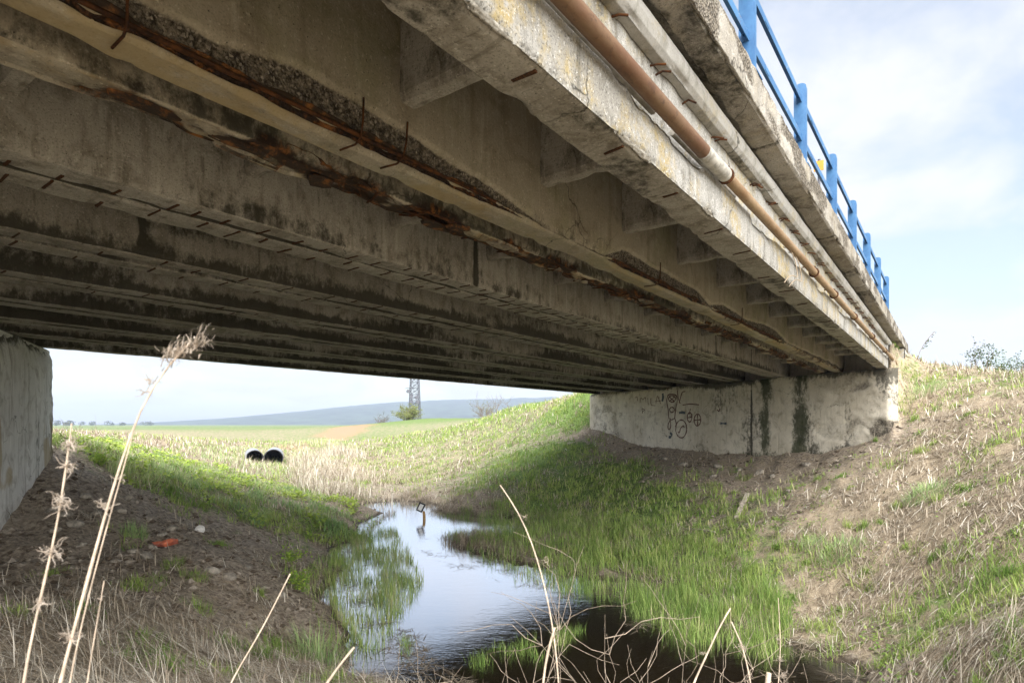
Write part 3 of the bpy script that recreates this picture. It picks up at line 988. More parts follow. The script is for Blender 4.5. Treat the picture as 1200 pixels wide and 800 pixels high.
for k in range(16):
    u = 2.9 + k * .62 + random.uniform(-.15, .15)
    a, b = GIRD[2]
    q = random.uniform(-.05, .05)
    pts = [(u, a + .02, ZB - .004), (u + q, (a + b) / 2, ZB - .012 - random.uniform(0, .012)), (u + 2 * q, b - .02, ZB - .002)]
    MB().tube(pts, .009, 5).build('rusty_bar', M_rust, girders[2], True)
# loose concrete flakes still hanging under the third girder
for k in range(12):
    u = random.choice([random.uniform(1.2, 2.6), random.uniform(3, 11), random.uniform(3, 8)])
    a, b = GIRD[2]
    v = random.uniform(a + .03, b - .02)
    L, W_ = random.uniform(.10, .34), random.uniform(.04, .10)
    n = 7
    aa = np.linspace(0, 2 * PI, n, endpoint=False)
    rad = 0.6 + .5 * rng.random(n)
    tl = random.uniform(-.12, .12)
    top = np.stack([L * rad * np.cos(aa), W_ * rad * np.sin(aa), np.full(n, .010) + tl * W_ * rad * np.sin(aa)], 1)
    bot = top * (.92, .92, 1) - (0, 0, .022)
    Vv = np.concatenate([top, bot]) + (u, v, ZB - .004)
    mb = MB()
    mb.add(Vv, [[j, (j + 1) % n, (j + 1) % n + n, j + n] for j in range(n)])
    mb.add(np.vstack([Vv[n:], Vv[n:].mean(0)]), [[(j + 1) % n, j, n] for j in range(n)])
    o = mb.build('concrete_flake', M_rustgirder, girders[2], False, extra=None)
    set_attr(o, 'rust', np.full(len(o.data.vertices), random.choice((.45, .6, .9))))

# diaphragms between the webs of each unit
BAYS = [(0, 1), (2, 3)] + [(k, k + 1) for k in range(4, len(GIRD) - 1, 2)]


def diaphragm_mesh(w, seed):
    t_, zb_ = .13, ZB + .37
    nv_, ns_ = 16, 4
    prof = [(-t_ / 2, ZS), (-t_ / 2 - .01, zb_ + .05), (-t_ / 2 + .012, zb_), (t_ / 2 - .012, zb_), (t_ / 2 + .01, zb_ + .05), (t_ / 2, ZS)]
    pts, nrm = resample(prof, .07)
    vs = np.linspace(-w / 2, w / 2, nv_)
    Vg = np.repeat(vs[:, None], len(pts), 1)
    Ug = np.repeat(pts[None, :, 0], nv_, 0); Zg = np.repeat(pts[None, :, 1], nv_, 0)
    off = .010 * (fbm(Vg * 9 + seed, Ug * 9, Zg * 9, 3) - .5)
    off = off - .02 * sstep(.6, .75, fbm(Vg * 5 + seed * 2, 2, 2, 3)) * sstep(zb_ + .06, zb_, Zg)
    V = np.stack([(Ug + nrm[None, :, 0] * off).ravel(), Vg.ravel(), (Zg + nrm[None, :, 1] * off).ravel()], 1)
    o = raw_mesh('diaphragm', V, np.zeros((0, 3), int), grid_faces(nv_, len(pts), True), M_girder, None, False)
    set_attr(o, 'mold_shade', (sstep(zb_ - .02, zb_ + .12, Zg) * .46 * (.5 + .8 * fbm(Vg * 2, Ug * 3, Zg * 2, 3))).ravel())  # shade on the diaphragm faces, painted into the colour
    me = o.data
    bpy.data.objects.remove(o)
    return me


for bi, (a, b) in enumerate(BAYS):
    v0, v1 = GIRD[a][1], GIRD[b][0]
    w = v1 - v0
    vm = (v0 + v1) / 2
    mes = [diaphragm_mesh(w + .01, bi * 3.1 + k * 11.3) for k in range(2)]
    ua, uz_ = float(u_left(vm)) + .3, float(u_right(vm)) - .2
    u = 2.74 + 1.6 * math.floor((ua - 2.74) / 1.6 + 1)
    k = 0
    while u < uz_:
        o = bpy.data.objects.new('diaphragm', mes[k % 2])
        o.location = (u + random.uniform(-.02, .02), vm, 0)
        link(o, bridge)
        u += 1.6; k += 1

# slab
vN, vF = 1.43, 16.42


def skew_prism(name, v0, v1, z0, z1, ua, uz_, mat, parent):
    V = []
    for v in (v0, v1):
        for z in (z0, z1):
            V += [(float(ua(v)), v, z), (float(uz_(v)), v, z)]
    F = [[0, 1, 3, 2], [4, 6, 7, 5], [0, 4, 5, 1], [2, 3, 7, 6], [0, 2, 6, 4], [1, 5, 7, 3]]
    return MB().add(V, F).build(name, mat, parent)


skew_prism('deck_slab', GIRD[0][0] + .09, GIRD[-1][1], ZS, EZ + 2.88, lambda v: u_left(v) - 3.0, lambda v: u_right(v) + 6.4, M_soffit, bridge)
road = skew_prism('road', 1.9, 16.2, EZ + 2.884, EZ + 2.95, lambda v: u_left(v) - 60, lambda v: u_right(v) + 70, M_asphalt, None)
road.rotation_euler = (0, 0, BR)
tag(road, kind='structure')

# cornice strip at the top of the outer girder
v0 = GIRD[0][0]
def corn_disp(U, V, Z, NV, NZ):
    off = .012 * (fbm(U * 2, V * 9, Z * 9, 3) - .5) + .005 * (fbm(U * 20, V * 20, Z * 20, 2) - .5)
    b = np.clip(1 - np.abs(Z - (EZ + 2.455)) / .05, 0, 1)
    off = off - .035 * sstep(.52, .7, fbm(U * 2.6, 4.4, 0, 4)) * b
    return off, {'mold_shade': .65 * sstep(EZ + 2.53, EZ + 2.44, Z) * fbm(U * 1.6, 3, 0, 3), 'agg': .4 * b * sstep(.5, .62, fbm(U * 4, 1, 0, 3))}


extrude('cornice_strip', [(v0 + .06, EZ + 2.445), (v0 - .005, EZ + 2.45), (v0 - .035, EZ + 2.485), (v0 - .048, EZ + 2.54), (v0 - .04, EZ + 2.60), (v0 - .005, EZ + 2.645), (v0 + .06, EZ + 2.655)][::-1],
        lambda v: u_start(v) - 2, lambda v: u_end(v) + 1.6, .04, .02, M_mould, bridge, corn_disp)

# edge beam carrying the railing: broken underside, coarse front
JO = [-1.3, 2.35, 6.1, 9.6, 13.4, 17.2, 21.0, 24.6]
def edge_disp(U, V, Z, NV, NZ):
    n1 = fbm(U * 1.1, V * 4, Z * 4, 4)
    off = .02 * (n1 - .5) + .022 * (fbm(U * 14, V * 14, Z * 14, 3) - .5)
    jd = np.min([np.abs(U - j) for j in JO], axis=0)
    bottom = NZ < -.4
    arr = np.hypot(V - 1.335, Z - (EZ + 2.675))
    off = off - .05 * sstep(.5, .72, fbm(U * 2.3, 6.6, 0, 4)) * np.clip(1 - arr / .08, 0, 1)
    brk = sstep(.50, .68, fbm(U * .9, 12.1, 0, 4)) * win(U, [(0, .4), (5, .6), (8, 1), (30, 1)])
    off = off - np.where(bottom, .09 * brk * fbm(U * 3, V * 8, 1, 3) * 1.4, 0)
    off = off - np.where(bottom, .05, .012) * sstep(.03, .005, jd)
    agg = np.where(bottom, .35 * brk, .75 * sstep(.36, .55, fbm(U * 2, Z * 6, 2, 3)))
    mold_shade = np.where(bottom, .35 + .5 * fbm(U * 1.5, V * 6, 1, 3) * (.3 + brk) + .4 * sstep(.06, .01, jd), .35 * sstep(.1, 0, arr))
    mold_shade = np.where(~bottom, mold_shade + .35 * sstep(.55, .7, fbm(U * 3, Z * 5, 7, 3)), mold_shade)
    return off, {'agg': agg, 'mold_shade': mold_shade * .8}


extrude('edge_beam', [(v0 + .14, EZ + 2.74), (v0 + .03, EZ + 2.70), (v0 - .02, EZ + 2.675), (1.36, EZ + 2.68), (1.335, EZ + 2.70), (1.335, EZ + 3.0), (1.35, EZ + 3.02), (1.9, EZ + 3.03)][::-1],
        lambda v: 0 * v - 6.5, lambda v: 0 * v + 27.3, .035, .02, M_edge, bridge, lambda U, V, Z, NV, NZ: edge_disp(U, V, Z, NV, NZ))
for o in bridge.children:
    if o.name == 'edge_beam':
        o['label'] = 'rough grey deck edge beam with broken underside'
skew_prism('edge_beam', 16.3, 16.62, EZ + 2.68, EZ + 3.02, lambda v: u_left(v) - 5, lambda v: u_right(v) + 6.4, M_edge, bridge)
# end block of the parapet beyond the abutment
def blk_disp(U, V, Z, NV, NZ):
    return .05 * (fbm(U * 3, V * 3, Z * 3, 4) - .5), {'moss': .35 * sstep(.45, .6, fbm(U * 2, V * 2, Z * 2, 3))}
extrude('wing_wall', [(1.75, EZ + .2), (1.345, EZ + .2), (1.33, EZ + .6), (1.33, EZ + 2.66), (1.75, EZ + 2.66)][::-1], lambda v: 0 * v + 24.9, lambda v: 0 * v + 27.2, .06, .06, M_fascia, bridge, blk_disp)
skew_prism('wing_wall', 1.60, 2.0, EZ - .3, EZ + 2.67, lambda v: 0 * v + 21.6, lambda v: 0 * v + 25.1, M_fascia, bridge)
MB().box((24.9, 1.55, EZ + 1.43), (.1, .4, 2.4)).build('wing_wall_end', M_fascia, bridge)
MB().box((27.21, 1.55, EZ + 1.63), (.1, .42, 2.78)).build('wing_wall_end', M_fascia, bridge)

# rebar stubs under the cornice
for k in range(26):
    u = 1.9 + k * .62 + random.uniform(-.1, .1)
    for d_ in (0, .09):
        if random.random() < .2: continue
        pts = [(u + d_, v0 + .07, EZ + 2.43 + random.uniform(-.03, .01)), (u + d_ + .005, v0 + .02, EZ + 2.425 + random.uniform(-.02, .01)), (u + d_ + .02, v0 - .035, EZ + 2.40 + random.uniform(-.03, .03))]
        MB().tube(pts, .008, 5).build('rebar_stub', M_rust, girders[0], True)


# ------------------------------------------------------------------ abutments
def face_grid(vs, zs_top, zs_bot, ufun, nrm, mat, name, parent, disp, dz=.05):
    nzv = int(np.max(zs_top - zs_bot) / dz) + 2
    t = np.linspace(0, 1, nzv)
    V = np.repeat(vs[:, None], nzv, 1)
    Z = zs_bot[:, None] + (zs_top - zs_bot)[:, None] * t[None]
    off, at = disp(V, Z)
    U = ufun(V)
    co = np.stack([(U + nrm[0] * off).ravel(), (V + nrm[1] * off).ravel(), Z.ravel()], 1)
    o = raw_mesh(name, co, np.zeros((0, 3), int), grid_faces(len(vs), nzv), mat, parent, True)
    for k, a in at.items(): set_attr(o, k, a.ravel())
    return o


rabut = thing('abutment', 'long low concrete abutment with brown graffiti and dark moss streaks on the right bank', 'wall', (0, 0, 0), BR)
labut = thing('abutment', 'stained grey concrete abutment wall on the left bank with ochre patches', 'wall', (0, 0, 0), BR)
sk = math.atan(.594)
VJ = right_wall_v(880)
def rdisp(V, Z):
    off = .05 * (fbm(V * .8, Z * .9, 1, 3) - .5) + .018 * (fbm(V * 7, Z * 7, 2, 3) - .5)
    end = sstep(12.9, 14.2, V + 1.2 * (fbm(Z * 1.5, V, 0, 3) - .5))
    off = off - .10 * end * fbm(V * 3, Z * 3, 4, 4)
    near = sstep(3.2, 1.8, V)
    off = off - .07 * near * fbm(V * 5, Z * 5, 6, 4)
    off = off - .25 * sstep(1.62, 1.44, V) ** 2 - .18 * sstep(16.4, 16.75, V) ** 2
    off = off - .05 * sstep(.06, .0, np.abs(V - VJ - .05 * (fbm(Z * 2, 1, 1, 3) - .5)))
    foot = sstep(1.55, 1.50, EZ - Z + 2.2 * (0) - .02 * V + .06 * (fbm(V * 2, 7, 0, 3) - .5) - .55)
    rag = sstep(EZ + 1.62, EZ + 1.69, Z) * fbm(V * 4, 2, 0, 4)
    off = off - .10 * rag
    plast = sstep(.46, .56, fbm(V * .75 + 3, Z * 1.2, 5, 4)) * sstep(7.5, 5.5, V)
    off = off - .03 * plast
    agg = np.clip(.55 * end * sstep(.36, .66, fbm(V * 2.5, Z * 2.5, 2, 5)) + .45 * near * sstep(.35, .65, fbm(V * 3, Z * 3, 9, 5)) + .38 * plast, 0, 1)
    moss = np.zeros(V.shape)
    for px, w_ in ((897, .16), (938, .22)):
        c = right_wall_v(px) + .10 * (fbm(Z * 2.2, px, 0, 3) - .5)
        moss = np.maximum(moss, (.95 * np.exp(-((V - c) / (w_ * 1.7)) ** 2)) * (.45 + 1.0 * fbm(V * 4, Z * 1.6, px, 4)))
    moss = np.maximum(moss, .75 * sstep(.55, .0, Z - (EZ - 1.35 + .12 * np.abs(V - 5))) * sstep(8, 5.5, V))
    mold_shade = .75 * sstep(EZ + 1.35, EZ + 1.68, Z) * (.3 + fbm(V * 1.2, 3, 0, 3)) + .35 * sstep(.48, .65, fbm(V * 1.4, Z * .6, 11, 4)) * sstep(9, 7.5, V)
    mold_shade = mold_shade + .25 * sstep(2.6, 1.5, V) * (.4 + fbm(V * 3, Z * 2, 41, 3)) + .55 * sstep(.9, .0, Z - (EZ - 1.55 + .14 * np.abs(V - 6))) * fbm(V * 1.5, Z * 2, 43, 4) + .15 * sstep(.42, .62, fbm(V * .8, Z * .45, 47, 4)) * sstep(10.5, 8.5, V)  # shade painted at the sunlit near end, plus stained foot and blotches
    mold_shade = mold_shade + .8 * sstep(.05, 0, np.abs(V - VJ - .05 * (fbm(Z * 2, 1, 1, 3) - .5)))
    return off, {'agg': agg, 'moss': moss, 'mold_shade': mold_shade}


vs = np.arange(1.44, 16.78, .055)
nr = np.array([-math.cos(sk), math.sin(sk)])
face_grid(vs, np.full(len(vs), EZ + 1.69), np.full(len(vs), EZ - 2.3), u_right, nr, M_abut, 'wall_face', rabut, rdisp)
skew_prism('wall_body', 1.52, 16.65, EZ - 2.4, EZ + 1.66, lambda v: u_right(v) + .12, lambda v: u_right(v) + 1.3, M_abut, rabut)
skew_prism('back_wall', 1.62, 16.5, EZ + 1.66, EZ + 2.67, lambda v: u_right(v) + .72, lambda v: u_right(v) + 1.3, M_abut, rabut)


def ldisp(V, Z):
    off = .05 * (fbm(V * .9, Z * .7, 21, 3) - .5) + .014 * (fbm(V * 6, Z * 6, 22, 3) - .5)
    far = sstep(15.6, 16.4, V)
    off = off - .09 * far * fbm(V * 4, Z * 4, 24, 4) - .15 * sstep(16.35, 16.6, V + .25 * (fbm(Z * 3, 1, 3, 3) - .5)) ** 2
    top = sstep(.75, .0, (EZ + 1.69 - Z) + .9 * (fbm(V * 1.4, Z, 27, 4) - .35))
    off = off - .14 * top
    return off, {'agg': .55 * far * sstep(.4, .6, fbm(V * 4, Z * 4, 3, 3)) + .5 * sstep(EZ - 1.0, EZ - 1.6, Z) * sstep(15, 14, V) * sstep(.4, .55, fbm(V * 2, Z * 2, 1, 3)),
                 'mold_shade': 1.1 * top, 'moss': .6 * sstep(.4, .6, fbm(V * 2.2, Z * .7, 31, 3)) * sstep(EZ + .7, EZ - .1, Z) * sstep(14.5, 15.3, V),  # broken hollows along the top coloured dark
                 'ochre': .95 * sstep(.46, .60, fbm(V * 1.7, Z * 1.1, 33, 3)) * sstep(EZ + .5, EZ - .2, Z) * sstep(EZ - 1.35, EZ - .9, Z)}


vs = np.arange(1.3, 16.62, .06)
face_grid(vs[::-1], np.full(len(vs), EZ + 1.69), np.full(len(vs), EZ - 2.6), u_left, np.array([math.cos(.4795), -math.sin(.4795)]), M_abut2, 'wall_face', labut, ldisp)
skew_prism('wall_body', 1.4, 16.5, EZ - 2.7, EZ + 1.66, lambda v: u_left(v) - 1.2, lambda v: u_left(v) - .12, M_abut2, labut)
skew_prism('back_wall', 1.6, 16.4, EZ + 1.66, EZ + 2.67, lambda v: u_left(v) - 1.2, lambda v: u_left(v) - .66, M_abut2, labut)

# graffiti on the right abutment; strokes are measured on the wall in the photograph
def wall_pt(px, py):
    Z = right_wall_Z(px)
    p = P(px, py, Z)
    u, v = to_uv(p[0], p[1])
    return np.array([v, p[2]])


def stroke(pts, w=.035, mat=None, name='graffiti_stroke'):
    q = np.array([wall_pt(*p) for p in pts])
    # smooth the stroke a little
    t = np.linspace(0, len(q) - 1, (len(q) - 1) * 5 + 1)
    qs = np.stack([np.interp(t, np.arange(len(q)), q[:, k]) for k in (0, 1)], 1)
    for _ in range(3):
        qs[1:-1] = qs[1:-1] * .5 + .25 * (qs[:-2] + qs[2:])
    off, _a = rdisp(qs[:, 0][:, None], qs[:, 1][:, None])
    off = off[:, 0] + .010
    pts3 = np.stack([u_right(qs[:, 0]) + nr[0] * off, qs[:, 0] + nr[1] * off, qs[:, 1]], 1)
    d = np.gradient(qs, axis=0)
    d /= np.linalg.norm(d, axis=1)[:, None] + 1e-9
    ax = np.array([math.sin(sk), math.cos(sk), 0])
    nrm3 = -d[:, 1][:, None] * ax + d[:, 0][:, None] * np.array([0, 0, 1.0])
    ww = w / 2 * (.45 + 1.0 * noise(np.arange(len(qs)) * .45, len(qs), 1.7))[:, None]
    L = pts3 + nrm3 * ww; Rr = pts3 - nrm3 * ww
    n3 = np.array([nr[0], nr[1], 0]) * .006
    V = np.concatenate([L, Rr, L - n3 * 3, Rr - n3 * 3])
    n = len(qs)
    F = []
    for i in range(n - 1):
        F += [[i, i + 1, n + i + 1, n + i], [i, 2 * n + i, 2 * n + i + 1, i + 1], [n + i, n + i + 1, 3 * n + i + 1, 3 * n + i]]
    return MB().add(V, F).build(name, mat or M_paint, rabut)


def zpx(x, y): return (720 + x * 140 / 1200., 445 + y * 80 / 686.)
def zs(*pp): return [zpx(*p) for p in pp]
def ell(cx, cy, rx, ry, n=14, a0=0.0, a1=2 * PI): return [zpx(cx + rx * math.cos(a), cy + ry * math.sin(a)) for a in np.linspace(a0, a1, n)]


for s_ in (zs((205, 180), (225, 165), (232, 210)), zs((255, 230), (262, 172), (285, 205), (310, 165), (316, 225)), zs((335, 180), (338, 248)), zs((360, 185), (366, 255), (412, 258)),
           zs((415, 238), (432, 145), (462, 240)), zs((410, 215), (470, 208)), zs((275, 285), (282, 335)), zs((275, 285), (305, 300), (282, 318))):
    stroke(s_, .028)
for s_ in (zs((548, 395), (540, 300), (522, 215), (535, 150), (580, 140), (625, 155), (632, 220), (612, 300), (605, 385)),
           ell(578, 190, 36, 34), zs((552, 170), (600, 215)), zs((602, 168), (556, 212)), ell(577, 300, 24, 26), zs((555, 385), (575, 405), (605, 380), (625, 440), (612, 470)),
           zs((560, 400), (535, 460), (545, 505), (568, 480), (562, 400)), ell(672, 492, 56, 90, 20), zs((640, 520), (655, 535), (668, 480), (692, 460), (705, 480)),
           zs((712, 115), (680, 120), (662, 180), (650, 225), (665, 235)), zs((640, 80), (632, 130), (645, 205)), zs((685, 252), (760, 240), (850, 250)),
           ell(835, 402, 34, 60, 16), zs((835, 350), (838, 455)), zs((805, 405), (868, 398)), ell(755, 375, 24, 48, 14), zs((762, 290), (750, 345)), zs((735, 380), (775, 372)),
           zs((500, 70), (540, 75), (530, 105)), zs((1030, 300), (1050, 318), (1060, 285))):
    stroke(s_, .05)
for s_, w_ in ((zs((485, 135), (490, 175), (480, 215)), .14), (zs((650, 330), (680, 325), (712, 332)), .12), (zs((560, 530), (578, 548), (570, 570), (545, 578)), .10), (zs((1065, 436), (1130, 438)), .08)):
    stroke(s_, w_, M_paint2, 'paint_daub')


# ------------------------------------------------------------------ railing
rail = thing('bridge_railing', 'blue painted steel railing along the near edge of the bridge deck', 'railing', (0, 0, 0), BR)
ZR = EZ + 3.02
VP_ = 1.44


def bevel(o, w=.003):
    m = o.modifiers.new('bevel', 'BEVEL'); m.width = w; m.segments = 2; m.limit_method = 'ANGLE'
    return o


def post_mesh():
    h, w, t = .985, .135, .010
    n = 9
    a = np.linspace(0, PI, n)
    out = [(-w / 2, 0.0), (w / 2, 0.0)] + [(w / 2 * math.cos(x), h - w / 2 * .75 + w / 2 * .75 * math.sin(x)) for x in a]
    out = np.array(out)
    k = len(out)
    V = np.concatenate([np.c_[np.full(k, -t / 2), out], np.c_[np.full(k, t / 2), out]])
    mb = MB()
    c0, c1 = len(V), len(V) + 1
    V = np.vstack([V, [-t / 2, 0, h / 2], [t / 2, 0, h / 2]])
    F = []
    for i in range(k):
        j = (i + 1) % k
        F += [[i, j, k + j, k + i]]
    T = []
    for i in range(k):
        j = (i + 1) % k
        T += [[j, i, c0], [k + i, k + j, c1]]
    mb.add(V, F + T)
    # flanges of the channel
    mb.box((.030, -w / 2 + .004, h / 2 - .03), (.052, .009, h - .06))
    mb.box((.030, w / 2 - .004, h / 2 - .03), (.052, .009, h - .06))
    return mb


pm = post_mesh().build('post', M_blue)
pm_me = pm.data
bpy.data.objects.remove(pm)
PU = [5.40 + 2.27 * k for k in range(-3, 7)]
for u in PU:
    o = bpy.data.objects.new('post', pm_me)
    o.location = (u, VP_, ZR)
    o.rotation_euler = (0, 0, random.uniform(-.02, .02))
    link(o, rail)
RA = MB().box((0, -.022, 0), (1, .008, .075)).box((0, .008, .034), (1, .052, .008)).build('rail', M_blue)
RB = RA.data
bpy.data.objects.remove(RA)
for zc in (.345, .80):
    for u0, u1 in zip(PU[:-1], PU[1:]):
        o = bpy.data.objects.new('rail', RB)
        o.location = ((u0 + u1) / 2, VP_ + .005, ZR + zc)
        o.scale = (u1 - u0 - .012, 1, 1)
        link(o, rail)
        MB().box(((u0 + .62), VP_ - .022, ZR + zc + .002), (.15, .006, .05)).box(((u0 + .62), VP_ + .010, ZR + zc + .042), (.15, .04, .006)).build('splice_plate', M_blue, rail)
bolt = MB().tube([(-.020, 0, 0), (-.006, 0, 0)], .011, 6).build('bolt', M_blue)
bolt_me = bolt.data
bpy.data.objects.remove(bolt)
for u in PU[2:]:
    for zc in (.345, .80):
        for dv in (-.03, .03):
            o = bpy.data.objects.new('bolt', bolt_me)
            o.location = (u, VP_ + .03, ZR + zc + dv)
            link(o, rail)
    o = MB().box((u + .03, VP_, ZR + .006), (.20, .20, .012)).build('base_plate', M_blue, rail)
# small yellow sign behind the railing
sg = thing('road_sign', 'small yellow sign plate on a post behind the blue railing', 'sign', tuple(np.array([*to_xy(11.15, 1.80), EZ + 3.03])), BR)
MB().tube([(0, 0, 0), (0, 0, 1.42)], .022, 8).build('pole', M_steel, sg)
bevel(MB().box((-.03, 0, 1.30), (.012, .15, .17)).build('plate', M_yellow, sg))

# ------------------------------------------------------------------ pipe along the girder
pipe = thing('water_pipe', 'rusty brown pipe running along the outer girder face', 'pipe', (0, 0, 0), BR)
ZP = EZ + 2.045
vp_ = GIRD[0][0] - .075
def pline(u0, u1, n, r, dz=0.0, sag=.012):
    us = np.linspace(u0, u1, n)
    return np.stack([us, vp_ + .01 * (fbm(us * .4, 1, 0, 2) - .5), ZP + dz + sag * (fbm(us * .35, 5, 0, 2) - .5)], 1), r
ps, r_ = pline(-4.2, 4.55, 60, .052)
MB().tube(ps, r_, 20).build('pipe_body', M_pipe, pipe, True)
ps, r_ = pline(4.45, 4.98, 8, .057)
MB().tube(ps, r_, 20).build('pipe_sleeve', M_sleeve, pipe, True)
M_pipe2 = pipe_mat('ochre_pipe', (0.20, 0.115, 0.05), (0.27, 0.185, 0.10), (0.11, 0.058, 0.028))
ps, r_ = pline(4.9, 23.2, 90, .045)
MB().tube(ps, r_, 18).build('pipe_body', M_pipe2, pipe, True)
ps, r_ = pline(23.2, 25.2, 8, .045)
ps[:, 2] -= np.linspace(0, .28, 8)
MB().tube(ps, r_, 18).build('pipe_body', M_pipe2, pipe, True)
for u in (5.02, 8.9, 10.6, 13.0, 16.2, 19.5):
    a = np.linspace(0, 2 * PI, 20)
    ring = np.stack([np.full(20, u), vp_ + 0.055 * np.cos(a), ZP + .055 * np.sin(a)], 1)
    mb = MB()
    mb.tube(ring, .012, 6, False)
    mb.box((u, vp_ + .10, ZP + .09), (.03, .12, .012))
    mb.tube([(u, vp_ + .15, ZP + .16), (u, vp_ + .05, ZP + .10), (u + .01, vp_ - .02, ZP + .075)], .009, 6)
    mb.build('pipe_clamp', M_rust, pipe, True)
cond = thing('conduit', 'thin grey conduit lying on the ledge under the rusty pipe', 'pipe', (0, 0, 0), BR)
us = np.linspace(1.2, 3.75, 16)
MB().tube(np.stack([us, GIRD[0][0] + .025 + 0 * us, ZB + .375 + .01 * noise(us, 1, 1)], 1), .026, 12).build('tube', M_conduit, cond, True)
us = np.linspace(4.1, 5.6, 10)
MB().tube(np.stack([us, GIRD[0][0] + .03 + 0 * us, ZB + .37 + .012 * noise(us, 1, 1)], 1), .022, 12).build('tube', M_conduit, cond, True)
wire = thing('loose_wire', 'bent loose wire looping from the pipe over the outer girder face', 'wire', (0, 0, 0), BR)
for s0, dv in ((7.35, 0), (7.6, .02)):
    t = np.linspace(0, 1, 14)
    pts = np.stack([s0 + .30 * np.sin(t * 3), np.full(14, GIRD[0][0] - .02 - .09 * np.sin(t * PI)), ZP - .02 - .42 * t + .06 * np.sin(t * 9)], 1)
    MB().tube(pts, .006, 5).build('strand', M_wire, wire, True)

# ------------------------------------------------------------------ ground cover
def gp(px, py, z0=2.0, z1=260.0):
    """where the photograph's pixel meets the ground"""
    Z = z0 * (z1 / z0) ** np.linspace(0, 1, 500)
    x = (px - 600.) / FPX * Z
    ray = EZ + (497. - py) / FPX * Z
    below = ray < np.maximum(height(x, Z), 0.0)
    i = int(np.argmax(below)) if below.any() else len(Z) - 1
    return np.array([x[i], Z[i], max(float(height(x[i], Z[i])), 0.0)])


def in_poly(x, y, poly):
    poly = np.asarray(poly)
    ins = np.zeros(len(x), bool)
    j = len(poly) - 1
    for i in range(len(poly)):
        xi, yi = poly[i]; xj, yj = poly[j]
        c = ((yi > y) != (yj > y)) & (x < (xj - xi) * (y - yi) / (yj - yi + 1e-12) + xi)
        ins ^= c
        j = i
    return ins


def blocked(x, y):
    """inside a wall or on the fill behind it"""
    u, v = to_uv(x, y)
    wl = np.clip(v, 1.45, 16.7)
    return ((v > 1.3) & (v < 16.9) & ((u > u_right(wl) - .05) | (u < u_left(wl) + .05)))


def blades(base, L, W, lean, az, curl, slope=None):
    n = len(base)
    h = np.stack([np.sin(az), np.cos(az)], 1)
    p = np.stack([h[:, 1], -h[:, 0], np.zeros(n)], 1) * (W / 2)[:, None]
    l2 = lean + curl

    def at(f1, f2):
        dh = L * (f1 * np.sin(lean) + f2 * np.sin(l2))
        dv = L * (f1 * np.cos(lean) + f2 * np.cos(l2))
        d = np.stack([h[:, 0] * dh, h[:, 1] * dh, dv], 1)
        if slope is not None:
            d[:, 2] += slope[:, 0] * d[:, 0] + slope[:, 1] * d[:, 1]
        return base + d
    m = at(.5, 0); t = at(.5, .5)
    V = np.stack([base - p, base + p, m - p * .75, m + p * .75, t], 1).reshape(-1, 3)
    k = np.arange(n)[:, None] * 5
    F = np.concatenate([k + np.array([[0, 1, 3]]), k + np.array([[0, 3, 2]]), k + np.array([[2, 3, 4]])])
    return V, F


def blade_object(name, base, L, W, lean, az, curl, tint, mat, slope=None, parent=None, stuff=True):
    V, F = blades(base, L, W, lean, az, curl, slope)
    o = raw_mesh(name, V, F, np.zeros((0, 4), int), mat, parent, False)
    set_attr(o, 'tint', np.repeat(np.clip(tint, 0, 1), 5))
    if stuff: o['kind'] = 'stuff'
    return o


def slopes(x, y):
    e = .15
    h0 = height(x, y, False)
    return np.stack([(height(x + e, y, False) - h0) / e, (height(x, y + e, False) - h0) / e], 1)


def cand(N, r0, r1, a=50):
    r = r0 * (r1 / r0) ** rng.random(N)
    t = np.radians(rng.uniform(-a, a, N))
    return r * np.sin(t), r * np.cos(t)


BP = [(410, 120)]
# --- green grass
x, y = cand(700000, 2.6, 75)
cls = classes(x, y)
patch = fbm(x / 1.1, y / 1.1, 3.3, 4)
patch2 = fbm(x / .28, y / .28, 8.3, 3)
pr = np.clip((cls[:, 0] - .30) * 1.9 + (patch - .5) * 3.0, 0, 1) * sstep(.40, .58, patch2 + cls[:, 0] * .07)
u_, v_ = to_uv(x, y)
keep = (rng.random(len(x)) < pr) & ~blocked(x, y)
x, y, cls, patch, patch2 = x[keep], y[keep], cls[keep], patch[keep], patch2[keep]
z = height(x, y)
k = z > 0.0
x, y, z, cls, patch, patch2 = x[k], y[k], z[k], cls[k], patch[k], patch2[k]
r = np.hypot(x, y); n = len(x)
L = (.07 + .16 * rng.random(n) ** 1.4) * (.65 + .9 * patch2) * (1 + r / 60)
W = np.maximum(.005, r * .0011) * (.6 + .8 * rng.random(n))
dry_ = rng.random(n) < .10
blade_object('grass', np.stack([x, y, z - .01], 1), L, W, np.radians(rng.uniform(2, 48, n)), rng.uniform(0, 2 * PI, n), np.radians(rng.uniform(0, 55, n)),
             np.where(dry_, .95, np.clip(-.35 + 1.9 * fbm(x / .5, y / .5, 1.7, 4) * .75 + .30 * rng.random(n), 0, .72)), M_grass)
print('green', n)

